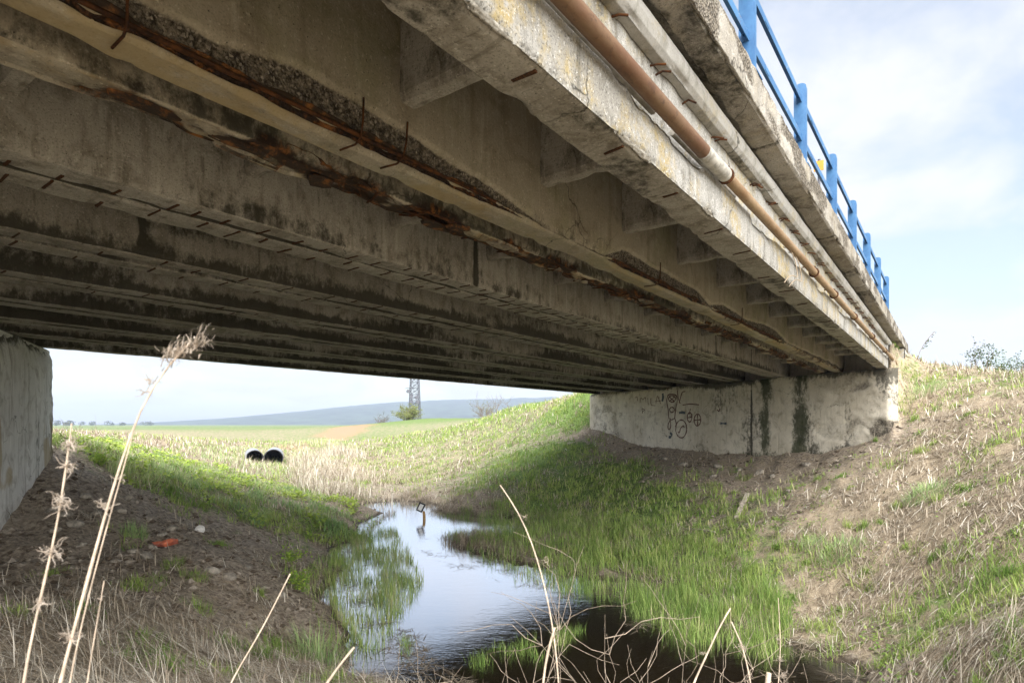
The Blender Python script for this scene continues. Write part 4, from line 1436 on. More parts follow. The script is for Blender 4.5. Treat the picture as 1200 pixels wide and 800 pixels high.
# --- dry grass: mostly lying flat
x, y = cand(560000, 1.6, 70)
cls = classes(x, y)
patch = fbm(x / .8, y / .8, 13.3, 4)
pr = np.clip((cls[:, 1] - .2) * 1.2 + (patch - .5) * 3.6, 0.02, 1) * np.where(cls[:, 2] > .6, .7, 1)
keep = (rng.random(len(x)) < pr) & ~blocked(x, y)
x, y, patch, cls = x[keep], y[keep], patch[keep], cls[keep]
z = height(x, y)
k = z > -0.02
x, y, z, cls = x[k], y[k], z[k], cls[k]
r = np.hypot(x, y); n = len(x)
up = rng.random(n) < np.where(r > 20, .5, np.where(r < 7, .08, .24))
L = (.08 + .30 * rng.random(n) ** 1.5) * (1 + r / 70)
L = np.where(up, L * .8, L)
W = np.maximum(.0042, r * .00115) * (.5 + .8 * rng.random(n))
lean = np.where(up, np.radians(rng.uniform(10, 60, n)), np.radians(rng.uniform(72, 94, n)))
lay = fbm(x / 1.4, y / 1.4, 4.9, 2) * 2 * PI * 1.6
az = np.where(rng.random(n) < .2, lay + rng.normal(0, .6, n), rng.uniform(0, 2 * PI, n))
blade_object('dry_grass', np.stack([x, y, z + np.where(up, 0, .002 + .045 * rng.random(n) ** 1.6)], 1), L, W, lean, az, np.radians(rng.uniform(-12, 28, n)),
             np.clip(rng.normal(.40, .36, n), 0, 1), M_straw, slopes(x, y))
print('dry', n)

# --- low leafy herbs among the dry grass and the bright nettles on the left bank
def leaves(name, x, y, size, mat, tint, hmin=.01, hmax=.10):
    z = height(x, y) + rng.uniform(hmin, hmax, len(x))
    n = len(x)
    az = rng.uniform(0, 2 * PI, n)
    til = np.radians(rng.uniform(-40, 40, n))
    d = np.stack([np.sin(az) * np.cos(til), np.cos(az) * np.cos(til), np.sin(til)], 1) * size[:, None]
    w = np.stack([np.cos(az), -np.sin(az), rng.uniform(-.4, .4, n)], 1) * size[:, None] * .36
    b = np.stack([x, y, z], 1)
    V = np.stack([b, b + d * .5 + w, b + d, b + d * .5 - w], 1).reshape(-1, 3)
    F = np.arange(n * 4).reshape(n, 4)
    o = raw_mesh(name, V, np.zeros((0, 3), int), F, mat)
    set_attr(o, 'tint', np.repeat(np.clip(tint, 0, 1), 4))
    o['kind'] = 'stuff'
    return o


def poly_px(pts): return np.array([gp(*p)[:2] for p in pts])


def fill(poly, N):
    lo, hi = poly.min(0), poly.max(0)
    x = rng.uniform(lo[0], hi[0], N); y = rng.uniform(lo[1], hi[1], N)
    k = in_poly(x, y, poly)
    return x[k], y[k]


NP = poly_px([(85, 512), (140, 516), (200, 535), (300, 565), (385, 586), (450, 606), (470, 622), (425, 640), (400, 628), (370, 640), (330, 612), (300, 622), (262, 596), (230, 598), (190, 572), (150, 572), (120, 548), (95, 540)])
x, y = fill(NP, 90000)
pt = fbm(x / .9, y / .9, 2.2, 3)
k = rng.random(len(x)) < sstep(.49, .62, pt)
x, y, pt = x[k], y[k], pt[k]
k = fbm(x / 1.3, y / 1.3, 23.2, 3) > .42
x, y, pt = x[k], y[k], pt[k]
leaves('nettle_bed', x, y, rng.uniform(.07, .16, len(x)), M_nettle, (pt - .45) * 3 + .4 * rng.random(len(x)), .03, .30)
x, y = fill(NP, 160000)
pt = fbm(x / .6, y / .6, 7.2, 3)
k = (rng.random(len(x)) < sstep(.47, .60, pt)) & (fbm(x / 1.1, y / 1.1, 19.2, 3) > .43)
x, y = x[k], y[k]; n = len(x)
blade_object('bank_grass', np.stack([x, y, height(x, y) - .01], 1), rng.uniform(.10, .30, n) * (.5 + 1.3 * fbm(x / .6, y / .6, 7.2, 3)), rng.uniform(.010, .024, n), np.radians(rng.uniform(3, 60, n)), rng.uniform(0, 2 * PI, n), np.radians(rng.uniform(5, 60, n)),
             np.clip(-.2 + 1.3 * fbm(x / .8, y / .8, 3.9, 3) + rng.normal(0, .2, n), 0, 1), M_bank)
x, y = fill(NP, 26000); n = len(x)
blade_object('dry_grass', np.stack([x, y, height(x, y) + .02 * rng.random(n)], 1), rng.uniform(.12, .42, n), rng.uniform(.008, .016, n), np.radians(rng.uniform(25, 92, n)), rng.uniform(0, 2 * PI, n), np.radians(rng.uniform(-10, 30, n)),
             rng.normal(.45, .3, n), M_straw, slopes(x, y))
x, y = cand(150000, 4, 26)
cls = classes(x, y)
pt = fbm(x / .7, y / .7, 21.2, 4)
k = (rng.random(len(x)) < sstep(.50, .64, pt) * np.clip(cls[:, 0] * 1.8 + .12, .15, 1)) & ~blocked(x, y) & (x > 1)
x, y, pt = x[k], y[k], pt[k]
k = height(x, y) > .15
x, y = x[k], y[k]
leaves('ground_herbs', x, y, rng.uniform(.03, .075, len(x)), M_grass, rng.normal(.3, .25, len(x)), .01, .07)

ctr = []
while len(ctr) < 170:
    cx_, cy_ = cand(1, 6, 24, 46)
    c_ = classes(cx_, cy_)[0]
    if blocked(cx_, cy_)[0] or height(cx_, cy_)[0] < .15: continue
    if rng.random() < (.9 if cx_[0] > 1 else .25) * (.35 + .6 * c_[1]): ctr.append((cx_[0], cy_[0], rng.uniform(.08, .34), rng.uniform(.06, .22), rng.uniform(.1, .8)))
bx, by, bl, bt = [], [], [], []
for cx_, cy_, R_, L_, t_ in ctr:
    m_ = int(60 + 900 * R_ ** 1.5)
    a_ = rng.uniform(0, 2 * PI, m_); q_ = R_ * np.abs(rng.normal(0, .55, m_))
    bx.append(cx_ + q_ * np.cos(a_)); by.append(cy_ + q_ * np.sin(a_)); bl.append(L_ * rng.uniform(.5, 1.3, m_)); bt.append(np.clip(t_ + rng.normal(0, .2, m_), 0, .72))
x, y, L, tt_ = map(np.concatenate, (bx, by, bl, bt)); n = len(x)
blade_object('slope_grass', np.stack([x, y, height(x, y) - .01], 1), L, rng.uniform(.006, .014, n), np.radians(rng.uniform(4, 62, n)), rng.uniform(0, 2 * PI, n), np.radians(rng.uniform(0, 60, n)), tt_, M_grass)

# --- reeds standing at the water's edge
def wp(px, py): return np.array([(px - 600) / FPX * wz(py), wz(py)])


def reeds(name, poly, N, lmin, lmax, clump, thr, W=.010, mat=None, tint=.4, zmin=-.30, zmax=.6, lean=16, curl=30):
    x, y = fill(np.asarray(poly), N)
    pt = fbm(x / clump, y / clump, 31.2, 3)
    k = rng.random(len(x)) < sstep(thr - .07, thr + .07, pt)
    x, y, pt = x[k], y[k], pt[k]
    z = height(x, y)
    k = (z > zmin) & (z < zmax)
    x, y, z, pt = x[k], y[k], z[k], pt[k]
    n = len(x)
    z = np.maximum(z, -.12)
    return blade_object(name, np.stack([x, y, z - .02], 1), rng.uniform(lmin, lmax, n) * (.6 + .8 * pt), W * rng.uniform(.6, 1.3, n), np.radians(rng.uniform(0, lean, n)), rng.uniform(0, 2 * PI, n), np.radians(rng.uniform(0, curl, n)),
                        np.clip(tint - .35 + .9 * fbm(x / .4, y / .4, 77.7, 3) + rng.normal(0, .2, n) - .1, 0, 1), mat or M_reed)


RPOLY = [wp(*p) for p in ((508, 604), (522, 632), (560, 652), (605, 684), (650, 706), (690, 722), (740, 742), (800, 752), (850, 762), (900, 772), (935, 745), (905, 700), (850, 660), (760, 632), (660, 612), (580, 600))]
reeds('reeds', RPOLY, 42000, .16, .44, .45, .46, .0115, lean=26, curl=45)
reeds('reeds', [wp(*p) for p in ((620, 690), (760, 690), (900, 705), (930, 735), (905, 775), (850, 765), (760, 742), (690, 722))], 11000, .26, .56, .5, .47, .0125, lean=24, curl=40)
LPOLY = [wp(*p) for p in ((395, 640), (380, 690), (395, 730), (430, 775), (452, 760), (478, 715), (497, 680), (480, 650), (462, 618), (430, 622))]
reeds('reeds', LPOLY, 26000, .18, .48, .38, .50, .0115, zmin=-.7, lean=22, tint=.55)
reeds('reeds', [wp(*p) for p in ((470, 740), (520, 755), (600, 760), (660, 735), (690, 735), (640, 775), (560, 785), (470, 775))], 9000, .12, .34, .45, .64, .008, zmin=-1.2, lean=28)
reeds('dry_reeds', [wp(*p) for p in ((505, 600), (525, 632), (590, 660), (700, 650), (900, 690), (960, 720), (900, 640), (700, 600), (560, 588))], 30000, .1, .4, .7, .50, .008, M_straw, .35, lean=70, curl=60)
reeds('dry_reeds', [wp(*p) for p in ((505, 596), (498, 612), (520, 640), (545, 650), (590, 640), (560, 604))], 12000, .1, .5, .7, .36, .010, M_straw, .3, lean=60, curl=70)

reeds('dry_reeds', RPOLY, 22000, .08, .30, .6, .46, .0075, M_straw, .25, lean=75, curl=60)
reeds('dry_reeds', [wp(*p) for p in ((395, 655), (430, 618), (455, 598), (478, 584), (505, 588), (512, 600), (485, 586), (462, 604), (440, 625), (405, 660))], 9000, .12, .5, .6, .36, .012, M_straw, .4, lean=50, curl=60)
reeds('reeds', [wp(*p) for p in ((400, 648), (440, 612), (468, 600), (478, 628), (470, 645), (430, 640))], 6000, .2, .5, .5, .45, .012, lean=25, tint=.5)
reeds('reeds', [wp(*p) for p in ((350, 690), (372, 665), (400, 640), (415, 655), (400, 690), (402, 740), (430, 790), (395, 790), (365, 735))], 9000, .12, .38, .4, .50, .011, zmin=-.5, lean=34, curl=50, tint=.5)
reeds('dry_reeds', [wp(*p) for p in ((340, 690), (365, 660), (400, 635), (415, 650), (395, 690), (395, 740), (420, 800), (380, 800), (355, 735))], 9000, .06, .26, .5, .45, .008, M_straw, .3, lean=80, curl=50)
# pale dead reeds in the valley round the culvert
VP = poly_px([(335, 545), (400, 525), (470, 560), (500, 585), (470, 592), (420, 590), (350, 580)])
x, y = fill(VP, 26000)
pt = fbm(x / 2.2, y / 2.2, 41.2, 3)
k = rng.random(len(x)) < sstep(.40, .6, pt)
x, y = x[k], y[k]; n = len(x)
blade_object('dry_reeds', np.stack([x, y, height(x, y) - .02], 1), rng.uniform(.35, 1.25, n) * (.6 + .7 * rng.random(n)), rng.uniform(.018, .04, n), np.radians(rng.uniform(0, 42, n)), rng.uniform(0, 2 * PI, n), np.radians(rng.uniform(0, 50, n)),
             rng.normal(.66, .25, n), M_straw)
VP2 = poly_px([(215, 520), (300, 523), (380, 512), (420, 525), (360, 560), (260, 560)])
x, y = fill(VP2, 9000)
k = fbm(x / 3.2, y / 3.2, 44.2, 3) > .47
x, y = x[k], y[k]; n = len(x)
k = np.ones(n, bool)
CULV = P(309, 533, 42)
k = ~((np.abs(x - CULV[0]) < 1.5) & (y < CULV[1] + 6) & (y > CULV[1] - .5))
x, y = x[k], y[k]; n = len(x)
blade_object('dry_reeds', np.stack([x, y, height(x, y) - .02], 1), rng.uniform(.15, .7, n), rng.uniform(.025, .05, n), np.radians(rng.uniform(0, 40, n)), rng.uniform(0, 2 * PI, n), np.radians(rng.uniform(0, 40, n)),
             rng.normal(.62, .26, n), M_straw)
x, y = fill(VP2, 16000); n = len(x)
blade_object('valley_grass', np.stack([x, y, height(x, y) - .02], 1), rng.uniform(.15, .45, n), rng.uniform(.025, .05, n), np.radians(rng.uniform(0, 40, n)), rng.uniform(0, 2 * PI, n), np.radians(rng.uniform(0, 50, n)), rng.normal(.6, .25, n), M_bank)
# thatch and fine dead stems at the photographer's feet
x, y = cand(52000, 1.8, 9.5)
cls = classes(x, y)
k = (rng.random(len(x)) < np.clip(cls[:, 1] * 1.3 - .3 + (fbm(x / .5, y / .5, 51, 3) - .5) * 2, 0, 1))
x, y = x[k], y[k]
k = height(x, y) > .05
x, y = x[k], y[k]; n = len(x)
blade_object('dead_stems', np.stack([x, y, height(x, y) + .01 + .07 * rng.random(n) ** 2], 1), rng.uniform(.2, .65, n), rng.uniform(.0035, .0075, n), np.radians(np.where(rng.random(n) < .05, rng.uniform(15, 60, n), rng.uniform(70, 97, n))), rng.uniform(0, 2 * PI, n), np.radians(rng.uniform(-15, 30, n)),
             rng.normal(.66, .33, n), M_straw, slopes(x, y))
# bits of straw afloat and stranded at the water's edge
x, y = cand(60000, 5, 27, 30)
h_ = base_height(x, y)
k = (h_ > -.45) & (h_ < .10) & (rng.random(len(x)) < sstep(.50, .66, fbm(x / .6, y / .6, 91, 4)))
x, y = x[k], y[k]; n = len(x)
blade_object('floating_straw', np.stack([x, y, np.maximum(height(x, y), 0) + .004 + .004 * rng.random(n)], 1), rng.uniform(.05, .35, n), rng.uniform(.005, .012, n), np.full(n, PI / 2), rng.uniform(0, 2 * PI, n), np.zeros(n),
             rng.normal(.15, .25, n), M_straw)
# clods and gravel on the bare soil
x, y = cand(120000, 3.5, 32)
cls = classes(x, y)
k = (rng.random(len(x)) < np.clip(cls[:, 2] - .25, 0, 1) * sstep(.35, .6, fbm(x / .5, y / .5, 61, 3))) & ~blocked(x, y)
x, y = x[k], y[k]
k = height(x, y) > .05
x, y = x[k][:26000], y[k][:26000]; n = len(x)
oc = np.array([[1, 0, 0], [-1, 0, 0], [0, 1, 0], [0, -1, 0], [0, 0, 1], [0, 0, -1.0]])
of = np.array([[0, 2, 4], [2, 1, 4], [1, 3, 4], [3, 0, 4], [2, 0, 5], [1, 2, 5], [3, 1, 5], [0, 3, 5]])
sz = (.008 + .040 * rng.random(n) ** 3.2) * (1 + np.hypot(x, y) / 40)
V = (oc[None] * (.6 + .7 * rng.random((n, 6, 1)))) * sz[:, None, None] * np.stack([1 + .5 * rng.random(n), 1 + .5 * rng.random(n), .55 + .3 * rng.random(n)], 1)[:, None, :]
ra = rng.uniform(0, 2 * PI, n)
Vx = V[..., 0] * np.cos(ra)[:, None] - V[..., 1] * np.sin(ra)[:, None]; Vy = V[..., 0] * np.sin(ra)[:, None] + V[..., 1] * np.cos(ra)[:, None]
V = np.stack([Vx + x[:, None], Vy + y[:, None], V[..., 2] + height(x, y)[:, None] + sz[:, None] * .2], -1)
F = (np.arange(n)[:, None, None] * 6 + of[None]).reshape(-1, 3)


def clod_mat():
    t = NT('soil_clods')
    k = t.attr('tint')
    c = t.mix(t.rng(k, 0, 1), (0.10, 0.075, 0.052), (0.36, 0.31, 0.25))
    return t.finish(c, 0.95, t.bump(t.noise(60, 4, .7), .6, .01), spec=0.15)


M_clod = clod_mat()
o = raw_mesh('soil_clods', V.reshape(-1, 3), F, np.zeros((0, 4), int), M_clod)
set_attr(o, 'tint', np.repeat(rng.random(n) ** 1.4, 6))
o['kind'] = 'stuff'


# ------------------------------------------------------------------ single plants
def tuft(name, label, p, R_, n, lmin, lmax, w, mat=M_grass, tint=.4, group=None, cat='grass tuft', lean=45):
    a = rng.uniform(0, 2 * PI, n); q = R_ * np.sqrt(rng.random(n))
    x, y = p[0] + q * np.cos(a), p[1] + q * np.sin(a)
    z = np.maximum(height(x, y), -.1) - .01
    base = np.stack([x, y, z], 1)
    V, F = blades(base - p, rng.uniform(lmin, lmax, n), w * rng.uniform(.6, 1.3, n), np.radians(rng.uniform(2, lean, n)), a + rng.normal(0, .6, n) + 0 if False else (PI / 2 - a + rng.normal(0, .7, n)), np.radians(rng.uniform(5, 60, n)))
    o = raw_mesh(name, V, F, np.zeros((0, 4), int), mat)
    o.location = p
    set_attr(o, 'tint', np.repeat(np.clip(rng.normal(tint, .2, n), 0, 1), 5))
    return tag(o, label, cat, group)


for px, py, R_, n, l0, l1, lab in (
        (157, 628, .22, 260, .12, .30, 'bright green grass tuft alone on bare dirt left of the orange scrap'),
        (203, 664, .18, 160, .08, .20, 'small green grass tuft on bare dirt just below the orange scrap'),
        (228, 676, .20, 150, .08, .20, 'thin green grass tuft on bare dirt right of the small tuft below the scrap'),
        (185, 682, .14, 70, .08, .18, 'sparse green tuft on the dirt slope left of the two below the orange scrap'),
        (230, 712, .22, 140, .10, .22, 'loose green tuft on the lower dirt slope above the straw'),
        (372, 778, .30, 210, .30, .62, 'tall broad bladed green clump at the left edge of the water'),
        (860, 612, .22, 150, .10, .24, 'green grass tuft at the lower end of the weathered plank'),
        (880, 612, .25, 190, .12, .28, 'green grass tuft just right of the weathered plank'),
        (872, 562, .30, 160, .12, .28, 'dark green tuft below the moss streaks of the abutment'),
        (838, 570, .24, 150, .10, .24, 'green tuft on bare soil left of the one under the moss streaks'),
        (1085, 578, .42, 480, .14, .36, 'bright green grass tuft alone on the dry slope right of the abutment'),
        (952, 645, .26, 260, .12, .30, 'bright green tuft in straw right of the plank'),
        (985, 650, .42, 420, .14, .34, 'wide pale green tuft in straw right of the bright green one'),
        (1085, 462, .55, 420, .14, .38, 'vivid green clump beside the bridge end on the slope'),
        (1057, 470, .35, 300, .10, .26, 'dark green clump against the right edge of the abutment'),
        (1060, 435, .45, 300, .12, .32, 'yellow green clump below the end of the rusty pipe'),
        (480, 583, .40, 240, .2, .6, 'dry grass clump at the far tip of the stream')):
    p = gp(px, py)
    tuft('grass_tuft', lab, p, R_, n, l0, l1, .011 if 'broad' in lab else .0085, M_straw if 'dry grass' in lab else (M_bank if 'broad' in lab or 'bright' in lab or 'vivid' in lab else M_grass), .45)


def shrub(name, label, cat, p, h, nst, spread, twig_mat, leaf_mat=None, nleaf=0, lsize=.05, levels=2, rad=.012, group=None, bright=.5, lean=.5):
    root = thing(name, label, cat, tuple(p), 0, group)
    mb = MB(); tips = []
    def grow(a, d, L, r, lev):
        n = 5
        pts = [a]
        dd = d.copy()
        for i in range(n):
            dd = dd + rng.normal(0, .16, 3) + np.array([0, 0, .05]); dd /= np.linalg.norm(dd)
            pts.append(pts[-1] + dd * L / n)
        mb.tube(pts, np.linspace(r, r * .45, n + 1), 4 if lev else 5, False)
        tips.extend(pts[2:])
        if lev < levels:
            for k in range(rng.integers(3, 6)):
                i = rng.integers(1, n + 1)
                nd = dd + rng.normal(0, .65, 3); nd[2] = abs(nd[2]) * .8 + .1; nd /= np.linalg.norm(nd)
                grow(pts[i], nd, L * rng.uniform(.35, .65), r * .55, lev + 1)
    for s_ in range(nst):
        az = rng.uniform(0, 2 * PI)
        d = np.array([math.cos(az) * spread, math.sin(az) * spread, 1.0]); d /= np.linalg.norm(d)
        grow(np.array([.1 * h * spread * math.cos(az) * rng.random(), .1 * h * spread * math.sin(az) * rng.random(), -.05]), d, h * rng.uniform(.5, .85), rad, 0)
    mb.build('stems', twig_mat, root, True)
    if nleaf:
        tp = np.array(tips)
        i = rng.integers(0, len(tp), nleaf)
        b = tp[i] + rng.normal(0, lsize * .9, (nleaf, 3))
        az = rng.uniform(0, 2 * PI, nleaf); til = rng.uniform(-.9, .9, nleaf)
        sz = lsize * rng.uniform(.6, 1.4, nleaf)
        d = np.stack([np.sin(az) * np.cos(til), np.cos(az) * np.cos(til), np.sin(til)], 1) * sz[:, None]
        w = np.cross(d, rng.normal(0, 1, (nleaf, 3))); w /= np.linalg.norm(w, axis=1)[:, None] + 1e-9; w *= sz[:, None] * .32
        V = np.stack([b, b + d * .5 + w, b + d, b + d * .5 - w], 1).reshape(-1, 3)
        o = raw_mesh('foliage', V, np.zeros((0, 3), int), np.arange(nleaf * 4).reshape(-1, 4), leaf_mat, root)
        set_attr(o, 'tint', np.repeat(np.clip(rng.normal(bright, .25, nleaf), 0, 1), 4))
    return root


def crest(px, z0, z1):
    """the highest visible ground under a column of the photograph between two distances"""
    Z = np.linspace(z0, z1, 120)
    x = (px - 600.) / FPX * Z
    h = height(x, Z)
    i = int(np.argmax((h - EZ) / Z))
    return np.array([x[i], Z[i], h[i]])


# leafy sprigs on the right skyline
for px, h, ns, nl, lab in ((1150, 1.05, 7, 460, 'dark leafy shrub with upright sprigs on the skyline of the right slope'),
                           (1188, .95, 7, 420, 'dark leafy sprigs on the skyline at the right edge of the picture'),
                           (1168, .60, 5, 260, 'low leafy shrub between the two taller ones on the right skyline')):
    p = crest(px, 12, 26)
    shrub('leafy_shrub', lab, 'shrub', p - (0, .1, .02), h, ns, .55, M_darktwig, M_leaf, nl, .06, 1, .009, 'shrubs on the right skyline')
p = crest(1075, 17, 24)
rt = thing('leafy_sprig', 'single leaning leafy twig on the skyline beside the bridge end', 'twig', tuple(p))
pts = np.array([(0, 0, -.05), (.10, 0, .25), (.24, 0, .50), (.42, 0, .74), (.62, 0, .95)]); MB().tube(pts, .009, 5).build('stem', M_darktwig, rt)
mb = MB()
for k in range(30):
    t_ = rng.uniform(.3, 1); c = pts[0] + (pts[-1] - pts[0]) * t_ + rng.normal(0, .04, 3)
    d = rng.normal(0, 1, 3); d *= .07 / np.linalg.norm(d); w = np.cross(d, rng.normal(0, 1, 3)); w *= .022 / np.linalg.norm(w)
    mb.add([c, c + d * .5 + w, c + d, c + d * .5 - w], [[0, 1, 2, 3]], rng.random())
mb.build('leaves', M_leaf, rt, attr='tint')

# far bushes and bare thickets on the crest beyond the bridge
p = P(477, 499, 118); p[2] = height(p[0], p[1]) - .1
shrub('green_bush', 'round yellow green bush on the crest below the lattice mast', 'bush', p, 4.2, 14, .9, M_darktwig, M_bushleaf, 3600, .22, 2, .05, None, .5)
p = P(448, 501, 128); p[2] = height(p[0], p[1]) - .1
shrub('grey_bush', 'small bare grey bush left of the yellow green bush', 'bush', p, 2.6, 12, .8, M_darktwig, M_farleaf, 300, .15, 2, .035)
p = P(568, 490, 92); p[2] = height(p[0], p[1]) - .1
shrub('bare_thicket', 'bare twiggy thicket on the crest right of the green bush', 'bush', p, 3.6, 22, .75, M_darktwig, M_bushleaf, 500, .12, 2, .028)
for px, h, lab in ((583, 5.0, 'tallest thin bare sapling rising out of the bare thicket'), (601, 3.8, 'thin bare sapling right of the bare thicket'), (612, 2.6, 'short bare sapling farthest right on the grassy crest')):
    p = P(px, 488, 84); p[2] = height(p[0], p[1]) - .1
    shrub('bare_sapling', lab, 'tree', p, h, 2, .12, M_darktwig, None, 0, .1, 2, .030, 'bare saplings on the crest')
# dry weeds against the sky by the left abutment
for k, (px, h, lab) in enumerate(((75, .95, 'dry branching weed beside the far corner of the left abutment'), (92, .70, 'low dry weed right of the one at the left abutment'), (115, 1.15, 'tall thin dry weed on the left bank against the sky'), (148, .55, 'small dry bush on the left bank under the leaning seed head'))):
    p = gp(px, 506 + k * 1.5, 12, 40)
    shrub('dry_weed', lab, 'weed', p, h, 3 if k != 3 else 7, .3, M_darktwig, None, 0, .1, 2, .007, 'dry weeds on the left bank')
# yellow green herbs on the left bank edge
for px, py, h, lab in ((84, 512, .45, 'yellow green leafy herb beside the left abutment corner'), (118, 545, .4, 'green leafy herb at the top of the dirt slope'), (345, 660, .5, 'thin green herb on mud left of the reeds'), (352, 690, .5, 'thin yellow green herb at the left edge of the water')):
    shrub('leafy_herb', lab, 'herb', gp(px, py), h, 7, .6, M_grass, M_nettle, 320, .055, 1, .004)


# ------------------------------------------------------------------ dead stalks close to the camera
def stalk(label, pts, Z, r0, r1, nodes=(), plume=None, dz=0.0):
    w = [P(px, py, Z + dz * i) for i, (px, py) in enumerate(pts)]
    # carry the stem on down to the ground
    a, b = w[0], w[1]
    d = (a - b) / np.linalg.norm(a - b)
    d = d * .7 + np.array([0, 0.02, -.5]); d /= np.linalg.norm(d)
    q = a.copy(); low = []
    for _ in range(60):
        q = q + d * .08; low.append(q.copy())
        if q[2] < max(float(height(q[0], q[1])), -.2) - .03: break
    w = np.array(low[::-1] + w)
    t = np.concatenate([[0], np.cumsum(np.linalg.norm(np.diff(w, axis=0), axis=1))])
    tt = np.linspace(0, t[-1], 40)
    c = np.stack([np.interp(tt, t, w[:, k]) for k in range(3)], 1)
    for _ in range(4): c[1:-1] = .5 * c[1:-1] + .25 * (c[:-2] + c[2:])
    root = thing('dry_stalk', label, 'dead plant', tuple(c[0]), 0, 'dry stalks close to the camera')
    c0 = c[0]
    MB().tube(c - c0, np.linspace(r0, r1, 40) * .82 * (1 + .22 * (np.mod(tt, .17) < .02)), 7).build('stem', M_stalk, root, True)
    for (px, py), s_, n in nodes:
        ctr = P(px, py, Z) - c0
        wisps('leaf_wisp', ctr, s_, n, root)
    if plume:
        (p0, p1), s_, n = plume
        A, B = P(*p0, Z) - c0, P(*p1, Z) - c0
        t_ = rng.random(n)
        b = A + (B - A) * t_[:, None] + rng.normal(0, s_ * .22, (n, 3))
        az = rng.uniform(0, 2 * PI, n)
        V, F = blades(b, rng.uniform(.3, 1.0, n) * s_, rng.uniform(.0012, .0028, n), np.radians(rng.uniform(10, 110, n)), rng.normal(1.2, .9, n), np.radians(rng.uniform(-20, 70, n)))
        o = raw_mesh('seed_head', V, F, np.zeros((0, 4), int), M_fluff, root)
        set_attr(o, 'tint', np.repeat(rng.random(n), 5))
    return root


def wisps(name, ctr, s_, n, root):
    """a curled dead leaf: thin crumpled ribbons round a node"""
    mb = MB()
    for k in range(int(n * 1.6)):
        d = rng.normal(0, 1, 3); d[1] *= .6; d /= np.linalg.norm(d)
        ax = rng.normal(0, 1, 3); ax /= np.linalg.norm(ax)
        pts = [ctr + rng.normal(0, s_ * .10, 3)]
        L = s_ * rng.uniform(.3, .85) / 8
        for j in range(8):
            d = d + np.cross(ax, d) * rng.uniform(.0, .35) + rng.normal(0, .38, 3); d /= np.linalg.norm(d)
            pts.append(pts[-1] + d * L)
        mb.tube(pts, np.linspace(.0009, .0003, 9), 3, False, rng.random())
    mb.build(name, M_fluff, root, attr='tint')


stalk('tall dry stalk leaning right with a feathery seed head against the bridge underside', [(68, 800), (92, 720), (118, 620), (140, 545), (160, 485), (178, 445), (196, 418), (222, 402)], .95, .0062, .0016,
      [((80, 745), .035, 12), ((122, 592), .030, 10), ((178, 447), .035, 7), ((169, 460), .025, 5)], (((192, 424), (238, 397)), .030, 230))
stalk('second tall dry stalk close beside the leaning one and crossing the dirt slope', [(80, 800), (98, 720), (124, 620), (146, 545), (158, 500)], 1.02, .0034, .0010, [((140, 560), .02, 5)])
stalk('leftmost dry stalk with ragged curled leaf wisps along it', [(26, 800), (44, 712), (60, 650), (72, 590), (80, 530), (84, 496)], .95, .0050, .0014,
      [((47, 707), .028, 10), ((62, 645), .042, 16), ((74, 590), .042, 18), ((82, 520), .035, 22), ((80, 545), .028, 12)])
stalk('short thin grey stalk between the straw and the dirt slope', [(101, 800), (110, 750), (117, 710), (122, 680)], 1.05, .0030, .0010, [((119, 702), .014, 4)])
stalk('short knobbly dry stalk slanting right in the lower left', [(268, 800), (300, 750), (322, 708), (340, 672)], 1.5, .0042, .0018)
stalk('broken pale stalk slanting right at the bottom edge left of the water', [(380, 800), (398, 778), (415, 758)], 1.4, .0040, .0032)
stalk('tall bent dry stalk rising in front of the stream', [(655, 800), (650, 745), (640, 690), (624, 635), (606, 592), (586, 568)], 1.5, .0050, .0014, [((640, 655), .03, 4), ((614, 606), .03, 4), ((651, 742), .04, 6)])
stalk('shorter dry stalk joining the tall bent one in front of the stream', [(636, 800), (640, 765), (650, 735)], 1.5, .0042, .0034)
stalk('dry stalk slanting right over the dark water', [(812, 800), (828, 768), (842, 735), (856, 712)], 2.2, .0065, .0035, [((824, 765), .03, 8)])
stalk('dry stalk with crumpled leaves leaning left over the dark water', [(880, 800), (874, 770), (866, 745), (857, 728)], 2.3, .0055, .0030, [((868, 756), .05, 12), ((878, 790), .04, 8)])
stalk('thin dry stalk hung with crumpled leaves in the lower right', [(912, 800), (915, 760), (913, 720), (912, 700)], 2.6, .0040, .0018, [((914, 772), .05, 14), ((912, 750), .04, 12), ((916, 790), .05, 14)])
stalk('straight pale stump of a stalk at the bottom edge under the dark water', [(898, 806), (899, 796), (901, 788)], 1.5, .0078, .0072)


